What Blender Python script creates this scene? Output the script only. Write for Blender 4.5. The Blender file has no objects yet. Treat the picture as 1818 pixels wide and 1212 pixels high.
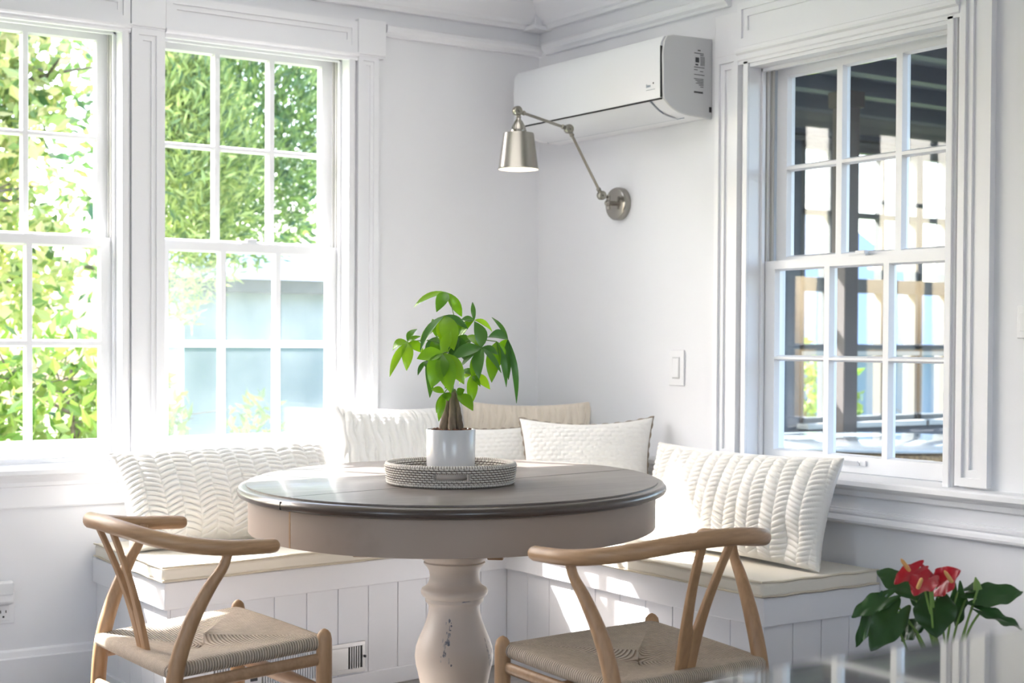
import bpy, bmesh, math, random
from mathutils import Vector, Matrix, noise as mnoise
scene = bpy.context.scene
COL = scene.collection
PI = math.pi
LOCAL = set()

# ---------------------------------------------------------------- camera, sky, sun, lights, exposure
YAW, PITCH, ROLL = 0.593668, 0.0194889, 0.00537625
CAM = Vector((-3.44, -4.916, 1.14))
fw = Vector((math.sin(YAW) * math.cos(PITCH), math.cos(YAW) * math.cos(PITCH), -math.sin(PITCH)))
rt0 = Vector((math.cos(YAW), -math.sin(YAW), 0)); up0 = rt0.cross(fw)
rt = math.cos(ROLL) * rt0 + math.sin(ROLL) * up0
up = -math.sin(ROLL) * rt0 + math.cos(ROLL) * up0
cam_data = bpy.data.cameras.new('camera')
cam = bpy.data.objects.new('camera', cam_data); COL.objects.link(cam)
m = Matrix.Identity(4)
for i in range(3):
    m[i][0] = rt[i]; m[i][1] = up[i]; m[i][2] = -fw[i]; m[i][3] = CAM[i]
cam.matrix_world = m
cam_data.sensor_width = 36.0
cam_data.lens = 2675.42 * 36.0 / 1818.0
cam_data.shift_y = (659.73 - 606.0) / 1818.0
cam_data.clip_start = 0.05; cam_data.clip_end = 200
cam_data.dof.use_dof = True
cam_data.dof.focus_distance = 3.9
cam_data.dof.aperture_fstop = 4.5
scene.camera = cam

SUN_DIR = Vector((0.455, -0.84, -0.907)).normalized()
world = bpy.data.worlds.new('sky'); scene.world = world; world.use_nodes = True
wn = world.node_tree.nodes; wl = world.node_tree.links; wn.clear()
wo = wn.new('ShaderNodeOutputWorld'); bg = wn.new('ShaderNodeBackground'); sky = wn.new('ShaderNodeTexSky')
sky.sky_type = 'NISHITA'; sky.sun_disc = False
sky.sun_elevation = math.radians(42); sky.sun_rotation = math.atan2(-0.54, 0.84)
sky.air_density = 1.0; sky.dust_density = 3.0; sky.ozone_density = 1.0
bg.inputs['Strength'].default_value = 0.9
wl.new(sky.outputs[0], bg.inputs['Color']); wl.new(bg.outputs[0], wo.inputs['Surface'])

def light(name, kind, loc, target_dir, energy, color=(1, 1, 1), **kw):
    d = bpy.data.lights.new(name, kind); d.energy = energy; d.color = color
    for k, v in kw.items(): setattr(d, k, v)
    o = bpy.data.objects.new(name, d); COL.objects.link(o); o.location = loc
    o.rotation_euler = Vector(target_dir).to_track_quat('-Z', 'Y').to_euler()
    return o
light('sun', 'SUN', (-4, 8, 9), SUN_DIR, 21.0, (1.0, 0.985, 0.97), angle=math.radians(0.6))
# fill lamps added behind and left of the camera, as if from unseen windows
light('fill_rear', 'AREA', (-2.6, -7.0, 1.55), (0.1, 1, 0.0), 15, (0.94, 0.96, 1.0), shape='RECTANGLE', size=3.6, size_y=1.7)
light('fill_side', 'AREA', (-5.35, -3.6, 1.45), (1, 0.1, 0.0), 5, (0.94, 0.96, 1.0), shape='RECTANGLE', size=2.6, size_y=1.7)
# unseen fill lamp added over the table nook to brighten its walls
light('ceiling_fill', 'AREA', (-1.2, -1.1, 2.46), (0, 0, -1), 4.8, (1.0, 0.97, 0.94), shape='DISK', size=1.3)

vs = scene.view_settings
scene.display_settings.display_device = 'sRGB'
vs.view_transform = 'Standard'; vs.look = 'None'; vs.exposure = 0.87; vs.gamma = 1.0; vs.use_curve_mapping = False
scene.cycles.max_bounces = 10; scene.cycles.diffuse_bounces = 5; scene.cycles.glossy_bounces = 4
scene.cycles.transparent_max_bounces = 12; scene.cycles.sample_clamp_indirect = 6.0
scene.cycles.use_denoising = True

# ---------------------------------------------------------------- materials
def new_mat(name):
    mt = bpy.data.materials.new(name); mt.use_nodes = True
    nt = mt.node_tree; nt.nodes.clear()
    out = nt.nodes.new('ShaderNodeOutputMaterial')
    return mt, nt, out

def mat(name, color, rough=0.5, metallic=0.0, noise=None, color2=None, stretch=(1, 1, 1), bump=None, coat=0.0, coat_rough=0.1,
        spec=0.5, sheen=0.0, coords='Object', translucent=None, island=None, emit=None):
    """noise=(scale, detail, lo, hi) mixes color->color2; bump=(scale, strength, dist)"""
    mt, nt, out = new_mat(name); N = nt.nodes; Lk = nt.links
    b = N.new('ShaderNodeBsdfPrincipled')
    b.inputs['Base Color'].default_value = (*color, 1); b.inputs['Roughness'].default_value = rough
    b.inputs['Metallic'].default_value = metallic; b.inputs['Specular IOR Level'].default_value = spec
    b.inputs['Coat Weight'].default_value = coat; b.inputs['Coat Roughness'].default_value = coat_rough
    b.inputs['Sheen Weight'].default_value = sheen
    tc = N.new('ShaderNodeTexCoord'); mp = N.new('ShaderNodeMapping'); mp.inputs['Scale'].default_value = stretch
    Lk.new(tc.outputs[coords], mp.inputs[0])
    csock = None
    if noise and color2:
        nz = N.new('ShaderNodeTexNoise'); nz.inputs['Scale'].default_value = noise[0]; nz.inputs['Detail'].default_value = noise[1]
        rp = N.new('ShaderNodeValToRGB'); rp.color_ramp.elements[0].position = noise[2]; rp.color_ramp.elements[1].position = noise[3]
        rp.color_ramp.elements[0].color = (*color, 1); rp.color_ramp.elements[1].color = (*color2, 1)
        Lk.new(mp.outputs[0], nz.inputs['Vector']); Lk.new(nz.outputs['Fac'], rp.inputs[0]); csock = rp.outputs[0]
    if island:
        gi = N.new('ShaderNodeNewGeometry'); rp = N.new('ShaderNodeValToRGB'); el = rp.color_ramp.elements
        while len(el) < len(island): el.new(0.5)
        for i, c in enumerate(island):
            el[i].position = i / (len(island) - 1); el[i].color = (*c, 1)
        Lk.new(gi.outputs['Random Per Island'], rp.inputs[0]); csock = rp.outputs[0]
    if csock: Lk.new(csock, b.inputs['Base Color'])
    if bump:
        nz = N.new('ShaderNodeTexNoise'); nz.inputs['Scale'].default_value = bump[0]; nz.inputs['Detail'].default_value = 3
        bm_ = N.new('ShaderNodeBump'); bm_.inputs['Strength'].default_value = bump[1]; bm_.inputs['Distance'].default_value = bump[2]
        Lk.new(mp.outputs[0], nz.inputs['Vector']); Lk.new(nz.outputs['Fac'], bm_.inputs['Height']); Lk.new(bm_.outputs[0], b.inputs['Normal'])
    if emit:
        b.inputs['Emission Color'].default_value = (*emit[0], 1); b.inputs['Emission Strength'].default_value = emit[1]
    if translucent:
        tr = N.new('ShaderNodeBsdfTranslucent'); tr.inputs['Color'].default_value = (*translucent[1], 1)
        if csock and translucent[2]:
            mx2 = N.new('ShaderNodeMixRGB'); mx2.blend_type = 'MULTIPLY'; mx2.inputs[0].default_value = 1.0
            mx2.inputs[2].default_value = (*translucent[1], 1); Lk.new(csock, mx2.inputs[1]); Lk.new(mx2.outputs[0], tr.inputs['Color'])
        mx = N.new('ShaderNodeMixShader'); mx.inputs[0].default_value = translucent[0]
        Lk.new(b.outputs[0], mx.inputs[1]); Lk.new(tr.outputs[0], mx.inputs[2]); Lk.new(mx.outputs[0], out.inputs[0])
    else:
        Lk.new(b.outputs[0], out.inputs[0])
    return mt

def glass_mat(name, tint=(1, 1, 1), haze=0.0, haze_col=(0.8, 0.88, 0.95)):
    mt, nt, out = new_mat(name); N = nt.nodes; Lk = nt.links
    t = N.new('ShaderNodeBsdfTransparent'); t.inputs[0].default_value = (*tint, 1)
    g = N.new('ShaderNodeBsdfGlossy'); g.inputs['Roughness'].default_value = 0.02
    lw = N.new('ShaderNodeLayerWeight'); lw.inputs['Blend'].default_value = 0.5
    pw = N.new('ShaderNodeMath'); pw.operation = 'POWER'; pw.inputs[1].default_value = 4.0
    fr = N.new('ShaderNodeMath'); fr.operation = 'MULTIPLY_ADD'; fr.inputs[1].default_value = 0.9; fr.inputs[2].default_value = 0.03
    Lk.new(lw.outputs['Facing'], pw.inputs[0]); Lk.new(pw.outputs[0], fr.inputs[0])
    mx = N.new('ShaderNodeMixShader'); Lk.new(fr.outputs[0], mx.inputs[0]); Lk.new(t.outputs[0], mx.inputs[1]); Lk.new(g.outputs[0], mx.inputs[2])
    last = mx
    if haze > 0:   # pale haze mixed into the pane, in soft streaks
        d = N.new('ShaderNodeBsdfTranslucent'); d.inputs[0].default_value = (*haze_col, 1)
        tc = N.new('ShaderNodeTexCoord'); nz = N.new('ShaderNodeTexNoise'); nz.inputs['Scale'].default_value = 4.0; nz.inputs['Detail'].default_value = 4
        mr = N.new('ShaderNodeMapRange'); mr.inputs[1].default_value = 0.3; mr.inputs[2].default_value = 0.75
        mr.inputs[3].default_value = haze * 0.35; mr.inputs[4].default_value = haze
        Lk.new(tc.outputs['Object'], nz.inputs['Vector']); Lk.new(nz.outputs['Fac'], mr.inputs[0])
        m2 = N.new('ShaderNodeMixShader'); Lk.new(mr.outputs[0], m2.inputs[0]); Lk.new(mx.outputs[0], m2.inputs[1]); Lk.new(d.outputs[0], m2.inputs[2])
        last = m2
    Lk.new(last.outputs[0], out.inputs[0])
    return mt

def cord_mat(name, c1, c2, strength=0.9, dist=0.002):
    """UV.x counts cords, UV.y runs along them"""
    mt, nt, out = new_mat(name); N = nt.nodes; Lk = nt.links
    b = N.new('ShaderNodeBsdfPrincipled'); b.inputs['Roughness'].default_value = 0.75
    tc = N.new('ShaderNodeTexCoord'); wv = N.new('ShaderNodeTexWave'); wv.wave_type = 'BANDS'; wv.bands_direction = 'X'
    wv.inputs['Scale'].default_value = 0.314159; wv.inputs['Distortion'].default_value = 0.0
    Lk.new(tc.outputs['UV'], wv.inputs['Vector'])
    rp = N.new('ShaderNodeValToRGB'); rp.color_ramp.elements[0].color = (*c2, 1); rp.color_ramp.elements[1].color = (*c1, 1)
    rp.color_ramp.elements[0].position = 0.05; rp.color_ramp.elements[1].position = 0.45
    Lk.new(wv.outputs['Fac'], rp.inputs[0])
    nz = N.new('ShaderNodeTexNoise'); nz.inputs['Scale'].default_value = 60
    Lk.new(tc.outputs['Object'], nz.inputs['Vector'])
    mxc = N.new('ShaderNodeMixRGB'); mxc.blend_type = 'MULTIPLY'; mxc.inputs[0].default_value = 0.35
    Lk.new(rp.outputs[0], mxc.inputs[1]); Lk.new(nz.outputs['Fac'], mxc.inputs[2]); Lk.new(mxc.outputs[0], b.inputs['Base Color'])
    bp = N.new('ShaderNodeBump'); bp.inputs['Strength'].default_value = strength; bp.inputs['Distance'].default_value = dist
    Lk.new(wv.outputs['Fac'], bp.inputs['Height']); Lk.new(bp.outputs[0], b.inputs['Normal'])
    Lk.new(b.outputs[0], out.inputs[0])
    return mt

def wood_mat(name, c1, c2, scale=14, stretch=(1, 1, 0.12), rough=0.45, coat=0.0, coat_rough=0.15, dist=1.2):
    mt, nt, out = new_mat(name); N = nt.nodes; Lk = nt.links
    b = N.new('ShaderNodeBsdfPrincipled'); b.inputs['Roughness'].default_value = rough
    b.inputs['Coat Weight'].default_value = coat; b.inputs['Coat Roughness'].default_value = coat_rough
    tc = N.new('ShaderNodeTexCoord'); mp = N.new('ShaderNodeMapping'); mp.inputs['Scale'].default_value = stretch
    nz = N.new('ShaderNodeTexNoise'); nz.inputs['Scale'].default_value = scale; nz.inputs['Detail'].default_value = 6; nz.inputs['Distortion'].default_value = dist
    n2 = N.new('ShaderNodeTexNoise'); n2.inputs['Scale'].default_value = scale * 7; n2.inputs['Detail'].default_value = 2
    rp = N.new('ShaderNodeValToRGB'); rp.color_ramp.elements[0].position = 0.3; rp.color_ramp.elements[1].position = 0.68
    rp.color_ramp.elements[0].color = (*c1, 1); rp.color_ramp.elements[1].color = (*c2, 1)
    Lk.new(tc.outputs['Object'], mp.inputs[0]); Lk.new(mp.outputs[0], nz.inputs['Vector']); Lk.new(mp.outputs[0], n2.inputs['Vector'])
    ad = N.new('ShaderNodeMixRGB'); ad.blend_type = 'MIX'; ad.inputs[0].default_value = 0.35
    Lk.new(nz.outputs['Fac'], ad.inputs[1]); Lk.new(n2.outputs['Fac'], ad.inputs[2])
    Lk.new(ad.outputs[0], rp.inputs[0]); Lk.new(rp.outputs[0], b.inputs['Base Color'])
    bp = N.new('ShaderNodeBump'); bp.inputs['Strength'].default_value = 0.15; bp.inputs['Distance'].default_value = 0.001
    Lk.new(n2.outputs['Fac'], bp.inputs['Height']); Lk.new(bp.outputs[0], b.inputs['Normal'])
    Lk.new(b.outputs[0], out.inputs[0])
    return mt

M = {}
M['wall'] = mat('wall_paint', (0.79, 0.795, 0.825), 0.6, bump=(60, 0.05, 0.001))
M['trim'] = mat('trim_paint', (0.82, 0.825, 0.855), 0.35)
M['sash'] = mat('sash_paint', (0.84, 0.845, 0.87), 0.35)
M['ceiling'] = mat('ceiling_paint', (0.79, 0.795, 0.81), 0.7)
M['bench'] = mat('bench_paint', (0.82, 0.825, 0.855), 0.35)
M['track'] = mat('track_vinyl', (0.62, 0.61, 0.58), 0.5)
M['gap'] = mat('dark_gap', (0.03, 0.03, 0.032), 0.8)
M['glass'] = glass_mat('window_glass')
M['glass_haze'] = glass_mat('hazy_window_glass', haze=0.033)
M['floor'] = wood_mat('floor_boards', (0.16, 0.148, 0.138), (0.27, 0.25, 0.235), 5, (0.2, 3, 1), 0.35)
M['ash'] = wood_mat('oiled_ash', (0.30, 0.165, 0.08), (0.47, 0.285, 0.15), 20, (1, 1, 0.15), 0.4)
M['ash_rail'] = wood_mat('oiled_ash_rail', (0.30, 0.165, 0.08), (0.47, 0.285, 0.15), 20, (0.2, 0.2, 1.8), 0.4)
M['rim'] = wood_mat('dark_stained_rim', (0.045, 0.031, 0.024), (0.085, 0.062, 0.05), 8, (0.3, 0.3, 2), 0.3, coat=0.25, coat_rough=0.12)
M['ash_dark'] = wood_mat('oiled_ash_shade', (0.28, 0.16, 0.085), (0.43, 0.27, 0.155), 20, (0.15, 1, 1), 0.4)
M['cord'] = cord_mat('paper_cord', (0.72, 0.60, 0.48), (0.30, 0.22, 0.155), 1.0, 0.003)
M['top'] = wood_mat('stained_table_top', (0.105, 0.085, 0.075), (0.19, 0.16, 0.142), 6, (0.25, 3, 3), 0.36, coat=0.22, coat_rough=0.10)
M['cream'] = mat('cream_chalk_paint', (0.62, 0.55, 0.485), 0.42, noise=(7, 5, 0.66, 0.76), color2=(0.52, 0.46, 0.40), stretch=(1, 1, 0.7))
M['cream_shaded'] = mat('shaded_cream_chalk_paint', (0.34, 0.265, 0.215), 0.45, noise=(5, 4, 0.62, 0.74), color2=(0.29, 0.225, 0.18))  # apron: the cream paint with its shade put into the colour
M['scuff'] = mat('worn_paint_marks', (0.16, 0.17, 0.20), 0.6, noise=(60, 3, 0.4, 0.6), color2=(0.5, 0.47, 0.44))
M['seat_fabric'] = mat('cream_cotton', (0.77, 0.725, 0.635), 0.85, bump=(300, 0.2, 0.0008), sheen=0.2)
M['pip'] = mat('piping_cotton', (0.62, 0.56, 0.45), 0.85)
M['knit'] = mat('chunky_wool', (0.79, 0.77, 0.735), 0.9, bump=(350, 0.35, 0.001), sheen=0.3)
M['knit_white'] = mat('white_cable_knit', (0.80, 0.79, 0.77), 0.9, bump=(350, 0.3, 0.001), sheen=0.3)
M['knit_tan'] = mat('tan_cable_knit', (0.76, 0.67, 0.57), 0.9, bump=(350, 0.3, 0.001), sheen=0.3)
M['weave_white'] = mat('white_honeycomb_weave', (0.80, 0.785, 0.76), 0.9, bump=(400, 0.25, 0.001), sheen=0.2)
M['stitch'] = mat('brown_whip_stitch', (0.27, 0.22, 0.17), 0.85)
M['ceramic'] = mat('pale_grey_ceramic', (0.56, 0.56, 0.58), 0.22, coat=0.3)
M['soil'] = mat('bark_soil', (0.10, 0.045, 0.03), 0.95, noise=(80, 4, 0.4, 0.6), color2=(0.28, 0.13, 0.08), bump=(120, 1.0, 0.01))
M['bark'] = mat('trunk_bark', (0.13, 0.095, 0.07), 0.8, noise=(40, 6, 0.42, 0.62), color2=(0.34, 0.25, 0.17), stretch=(1, 1, 0.25), bump=(90, 0.7, 0.003))
M['stem'] = mat('green_stem', (0.16, 0.28, 0.06), 0.5)
LG = [(0.05, 0.16, 0.012), (0.15, 0.34, 0.015), (0.24, 0.45, 0.02), (0.07, 0.21, 0.015), (0.19, 0.40, 0.015)]
M['leaf'] = mat('money_tree_leaf', (0.1, 0.3, 0.02), 0.24, island=LG, translucent=(0.38, (1.6, 1.5, 0.7), True), spec=0.5)
M['leaf_dark'] = mat('money_tree_old_leaf', (0.05, 0.14, 0.02), 0.3, island=[(0.04, 0.13, 0.02), (0.075, 0.20, 0.03), (0.05, 0.16, 0.035)], translucent=(0.2, (1.4, 1.5, 0.7), True))
M['anth_leaf'] = mat('anthurium_leaf', (0.02, 0.07, 0.015), 0.3, island=[(0.018, 0.06, 0.016), (0.03, 0.09, 0.02), (0.022, 0.075, 0.018)], translucent=(0.12, (1.2, 1.4, 0.6), True))
M['spathe'] = mat('red_spathe', (0.42, 0.008, 0.022), 0.32, coat=0.15, translucent=(0.15, (0.7, 0.02, 0.03), False))
M['spadix'] = mat('yellow_spadix', (0.85, 0.50, 0.18), 0.6, bump=(500, 0.5, 0.001))
M['nickel'] = mat('brushed_nickel', (0.36, 0.34, 0.31), 0.24, 1.0, bump=(8, 0.05, 0.001), stretch=(40, 40, 0.4))
M['nickel_dark'] = mat('aged_nickel', (0.30, 0.285, 0.25), 0.3, 1.0)
M['shade_in'] = mat('white_enamel', (0.9, 0.9, 0.88), 0.5)
M['bulb'] = mat('glowing_bulb', (1, 1, 1), 0.4, emit=((1.0, 0.86, 0.66), 9.0))
M['plastic'] = mat('white_plastic', (0.79, 0.795, 0.82), 0.35)
M['plastic_glossy'] = mat('glossy_white_plastic', (0.70, 0.715, 0.745), 0.38, spec=0.35)
M['plastic_grey_shaded'] = mat('grey_and_shaded_plastic', (0.58, 0.585, 0.60), 0.4)  # grey switch frame; on the air conditioner end, shade put into the colour
M['print'] = mat('dark_print', (0.05, 0.05, 0.055), 0.6)
M['print_blue'] = mat('grey_blue_print', (0.22, 0.27, 0.33), 0.5)
M['steel'] = mat('brushed_steel', (0.62, 0.61, 0.60), 0.35, 1.0)
M['counter'] = mat('polished_stone', (0.20, 0.185, 0.175), 0.045, spec=0.8, noise=(14, 6, 0.4, 0.65), color2=(0.27, 0.25, 0.24), coat=1.0, coat_rough=0.03)
# rattan: greywashed strand tops, brown gaps with their shade painted in (stored per vertex)
def rattan_mat():
    mt, nt, out = new_mat('greywashed_rattan'); N = nt.nodes; Lk = nt.links
    b = N.new('ShaderNodeBsdfPrincipled'); b.inputs['Roughness'].default_value = 0.6
    a = N.new('ShaderNodeAttribute'); a.attribute_name = 'strand'
    rp = N.new('ShaderNodeValToRGB'); e = rp.color_ramp.elements
    e[0].position = 0.25; e[0].color = (0.10, 0.065, 0.045, 1); e[1].position = 0.62; e[1].color = (0.58, 0.54, 0.50, 1)
    Lk.new(a.outputs['Fac'], rp.inputs[0]); Lk.new(rp.outputs[0], b.inputs['Base Color']); Lk.new(b.outputs[0], out.inputs[0])
    return mt
M['rattan'] = rattan_mat()
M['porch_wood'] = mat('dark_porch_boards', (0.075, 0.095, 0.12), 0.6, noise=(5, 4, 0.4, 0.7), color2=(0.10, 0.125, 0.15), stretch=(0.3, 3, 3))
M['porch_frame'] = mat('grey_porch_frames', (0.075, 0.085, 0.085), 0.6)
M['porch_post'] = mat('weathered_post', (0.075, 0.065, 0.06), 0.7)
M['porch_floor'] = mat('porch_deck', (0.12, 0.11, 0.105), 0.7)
M['porch_white'] = mat('porch_sill_paint', (0.45, 0.48, 0.46), 0.5)
M['patio_glass'] = mat('frosted_patio_top', (0.52, 0.62, 0.68), 0.12, coat=0.6)
M['wicker'] = mat('brown_wicker', (0.22, 0.13, 0.06), 0.7, noise=(60, 3, 0.4, 0.6), color2=(0.4, 0.26, 0.12))
M['grass'] = mat('lawn', (0.07, 0.13, 0.03), 0.9, noise=(30, 5, 0.35, 0.65), color2=(0.16, 0.23, 0.06))
M['tree_yellow'] = mat('yellow_green_leaf', (0.3, 0.4, 0.05), 0.45, island=[(0.11, 0.22, 0.05), (0.46, 0.48, 0.18), (0.62, 0.58, 0.32), (0.30, 0.40, 0.10), (0.05, 0.12, 0.04)], translucent=(0.32, (1.3, 1.25, 0.9), True))
M['shrub_leaf'] = mat('glossy_shrub_leaf', (0.2, 0.4, 0.03), 0.35, island=[(0.08, 0.18, 0.03), (0.20, 0.33, 0.06), (0.36, 0.45, 0.11), (0.04, 0.10, 0.03)], translucent=(0.3, (1.3, 1.3, 0.8), True))
M['cypress_leaf'] = mat('lime_cypress_frond', (0.3, 0.45, 0.05), 0.6, island=[(0.15, 0.24, 0.07), (0.46, 0.52, 0.20), (0.27, 0.36, 0.11), (0.05, 0.11, 0.065)], translucent=(0.25, (1.2, 1.2, 0.9), True))
M['cypress_dark'] = mat('deep_green_frond', (0.1, 0.22, 0.05), 0.6, island=[(0.06, 0.13, 0.07), (0.16, 0.26, 0.09), (0.34, 0.45, 0.14), (0.04, 0.085, 0.06)], translucent=(0.22, (1.2, 1.2, 0.9), True))
M['tree_bark'] = mat('tree_bark', (0.09, 0.07, 0.05), 0.9, noise=(25, 5, 0.4, 0.6), color2=(0.17, 0.14, 0.11), bump=(40, 0.8, 0.02))
M['siding'] = mat('pale_blue_siding', (0.155, 0.21, 0.255), 0.7)
M['siding_dark'] = mat('shadow_grey_fascia', (0.035, 0.05, 0.05), 0.7)
M['roof_blue'] = mat('slate_blue_roof', (0.14, 0.20, 0.30), 0.8)

# ---------------------------------------------------------------- mesh helpers
class MB:
    def __init__(self): self.v = []; self.f = []; self.uv = None; self.att = None
    def add(self, vs_, fs_):
        o = len(self.v); self.v += [Vector(p) for p in vs_]; self.f += [tuple(i + o for i in q) for q in fs_]
        return o
    def hexa(self, p):   # 8 points: bottom 0-3, top 4-7
        self.add(p, [(0, 3, 2, 1), (4, 5, 6, 7), (0, 1, 5, 4), (1, 2, 6, 5), (2, 3, 7, 6), (3, 0, 4, 7)])
    def box(self, a, b, W=None):
        x0, y0, z0 = a; x1, y1, z1 = b
        p = [(x0, y0, z0), (x1, y0, z0), (x1, y1, z0), (x0, y1, z0), (x0, y0, z1), (x1, y0, z1), (x1, y1, z1), (x0, y1, z1)]
        if W: p = [W(*q) for q in p]
        self.hexa(p)
    def prism(self, poly, z0, z1):
        n = len(poly)
        self.add([(x, y, z0) for x, y in poly] + [(x, y, z1) for x, y in poly],
                 [tuple(range(n - 1, -1, -1)), tuple(range(n, 2 * n))] + [(i, (i + 1) % n, n + (i + 1) % n, n + i) for i in range(n)])
    def profile(self, prof, u0, u1, W):   # (d, z) profile swept along u
        n = len(prof)
        self.add([W(u0, d, z) for d, z in prof] + [W(u1, d, z) for d, z in prof],
                 [tuple(range(n - 1, -1, -1)), tuple(range(n, 2 * n))] + [(i, (i + 1) % n, n + (i + 1) % n, n + i) for i in range(n)])
    def lathe(self, prof, c=(0, 0, 0), n=32, axis='Z', cap=True, frame=None):
        c = Vector(c); fr = frame or {'Z': (Vector((1, 0, 0)), Vector((0, 1, 0)), Vector((0, 0, 1)))}['Z']
        vs_ = []
        for r, z in prof:
            for k in range(n):
                a = 2 * PI * k / n
                vs_.append(c + fr[0] * (r * math.cos(a)) + fr[1] * (r * math.sin(a)) + fr[2] * z)
        fs_ = []
        for j in range(len(prof) - 1):
            for k in range(n):
                k2 = (k + 1) % n
                fs_.append((j * n + k, j * n + k2, (j + 1) * n + k2, (j + 1) * n + k))
        if cap:
            if prof[0][0] > 1e-6: fs_.append(tuple(range(n - 1, -1, -1)))
            if prof[-1][0] > 1e-6: fs_.append(tuple(range((len(prof) - 1) * n, len(prof) * n)))
        self.add(vs_, fs_)
    def tube(self, pts, radii, n=10, cap=True, flat=None, closed=False):
        """pts list of Vector; radii number or list (or (rx, ry)); flat=(ref vector) keeps rx along ref"""
        pts = [Vector(p) for p in pts]; N_ = len(pts)
        if not isinstance(radii, (list, tuple)) or (len(radii) == 2 and N_ != 2): radii = [radii] * N_
        vs_ = []; prev = None
        for i, p in enumerate(pts):
            if closed: t = pts[(i + 1) % N_] - pts[i - 1]
            else: t = pts[min(i + 1, N_ - 1)] - pts[max(i - 1, 0)]
            t.normalize()
            if flat is not None: a = Vector(flat) - t * Vector(flat).dot(t)
            elif prev is None: a = t.orthogonal()
            else: a = prev - t * prev.dot(t)
            a.normalize(); prev = a; b = t.cross(a)
            r = radii[i]; rx, ry = r if isinstance(r, (list, tuple)) else (r, r)
            for k in range(n):
                th = 2 * PI * k / n; vs_.append(p + a * (rx * math.cos(th)) + b * (ry * math.sin(th)))
        fs_ = []
        for i in range(N_ if closed else N_ - 1):
            i2 = (i + 1) % N_
            for k in range(n):
                k2 = (k + 1) % n; fs_.append((i * n + k, i * n + k2, i2 * n + k2, i2 * n + k))
        if cap and not closed: fs_ += [tuple(range(n - 1, -1, -1)), tuple(range((N_ - 1) * n, N_ * n))]
        self.add(vs_, fs_)
    def ball(self, c, r, n=12, sc=(1, 1, 1)):
        c = Vector(c); prof = [(r * math.sin(PI * i / (n // 2)), -r * math.cos(PI * i / (n // 2))) for i in range(n // 2 + 1)]
        prof[0] = (0.0001 * r, -r); prof[-1] = (0.0001 * r, r)
        o = len(self.v); self.lathe(prof, (0, 0, 0), n)
        for i in range(o, len(self.v)):
            p = self.v[i]; self.v[i] = c + Vector((p.x * sc[0], p.y * sc[1], p.z * sc[2]))
    def grid(self, fn, nu, nv, wrap=False, keep=None):
        o = len(self.v)
        cu = nu if wrap else nu + 1
        for j in range(nv + 1):
            for i in range(cu): self.v.append(Vector(fn(i / nu, j / nv)))
        for j in range(nv):
            for i in range(nu):
                if keep and not keep((i + 0.5) / nu, (j + 0.5) / nv): continue
                i2 = (i + 1) % cu
                self.f.append((o + j * cu + i, o + j * cu + i2, o + (j + 1) * cu + i2, o + (j + 1) * cu + i))
    def build(self, name, m_, parent=None, smooth=None, bevel=None, recalc=True, loc=None, seg=2):
        me = bpy.data.meshes.new(name)
        off = Vector((0, 0, 0))
        root = parent
        while root is not None and root.parent is not None: root = root.parent
        if loc is not None: off = Vector(loc)
        elif root is not None and root.name not in LOCAL: off = root.location.copy()
        me.from_pydata([tuple(p - off) for p in self.v], [], self.f)
        if recalc:
            bm = bmesh.new(); bm.from_mesh(me); bmesh.ops.recalc_face_normals(bm, faces=bm.faces[:]); bm.to_mesh(me); bm.free()
        if self.uv is not None:
            ul = me.uv_layers.new(name='UVMap')
            for li, l in enumerate(me.loops): ul.data[li].uv = self.uv[l.vertex_index]
        if self.att is not None:
            a = me.attributes.new('strand', 'FLOAT', 'POINT'); a.data.foreach_set('value', self.att)
        me.materials.append(m_)
        if smooth is not None:
            me.polygons.foreach_set('use_smooth', [True] * len(me.polygons))
            me.set_sharp_from_angle(angle=math.radians(smooth))
        o = bpy.data.objects.new(name, me); COL.objects.link(o)
        if parent is not None: o.parent = parent
        elif loc is not None: o.location = loc
        if bevel:
            b = o.modifiers.new('bevel', 'BEVEL'); b.width = bevel; b.segments = seg; b.limit_method = 'ANGLE'; b.angle_limit = math.radians(40)
        return o

def catmull(pts, n=6):
    P = [Vector(p) for p in pts]; out = []
    for i in range(len(P) - 1):
        p0 = P[max(i - 1, 0)]; p1 = P[i]; p2 = P[i + 1]; p3 = P[min(i + 2, len(P) - 1)]
        for k in range(n):
            t = k / n
            out.append(0.5 * ((2 * p1) + (p2 - p0) * t + (2 * p0 - 5 * p1 + 4 * p2 - p3) * t * t + (3 * p1 - p0 - 3 * p2 + p3) * t ** 3))
    out.append(P[-1]); return out
def lerp_list(vals, n):
    out = []
    for i in range(len(vals) - 1):
        for k in range(n): out.append(vals[i] + (vals[i + 1] - vals[i]) * k / n)
    out.append(vals[-1]); return out

def thing(name, label, cat, loc=(0, 0, 0), rot=0.0, group=None, local=False):
    o = bpy.data.objects.new(name, None); COL.objects.link(o); o.location = loc; o.rotation_euler = (0, 0, rot)
    o.empty_display_size = 0.1
    o['label'] = label; o['category'] = cat
    if group: o['group'] = group
    if local: LOCAL.add(o.name)
    return o
def tag(o, label, cat, group=None):
    o['label'] = label; o['category'] = cat
    if group: o['group'] = group
    return o
def structure(o): o['kind'] = 'structure'; return o
def struct_empty(name, loc=(0, 0, 0)):
    o = bpy.data.objects.new(name, None); COL.objects.link(o); o.location = loc; o['kind'] = 'structure'; return o

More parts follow.
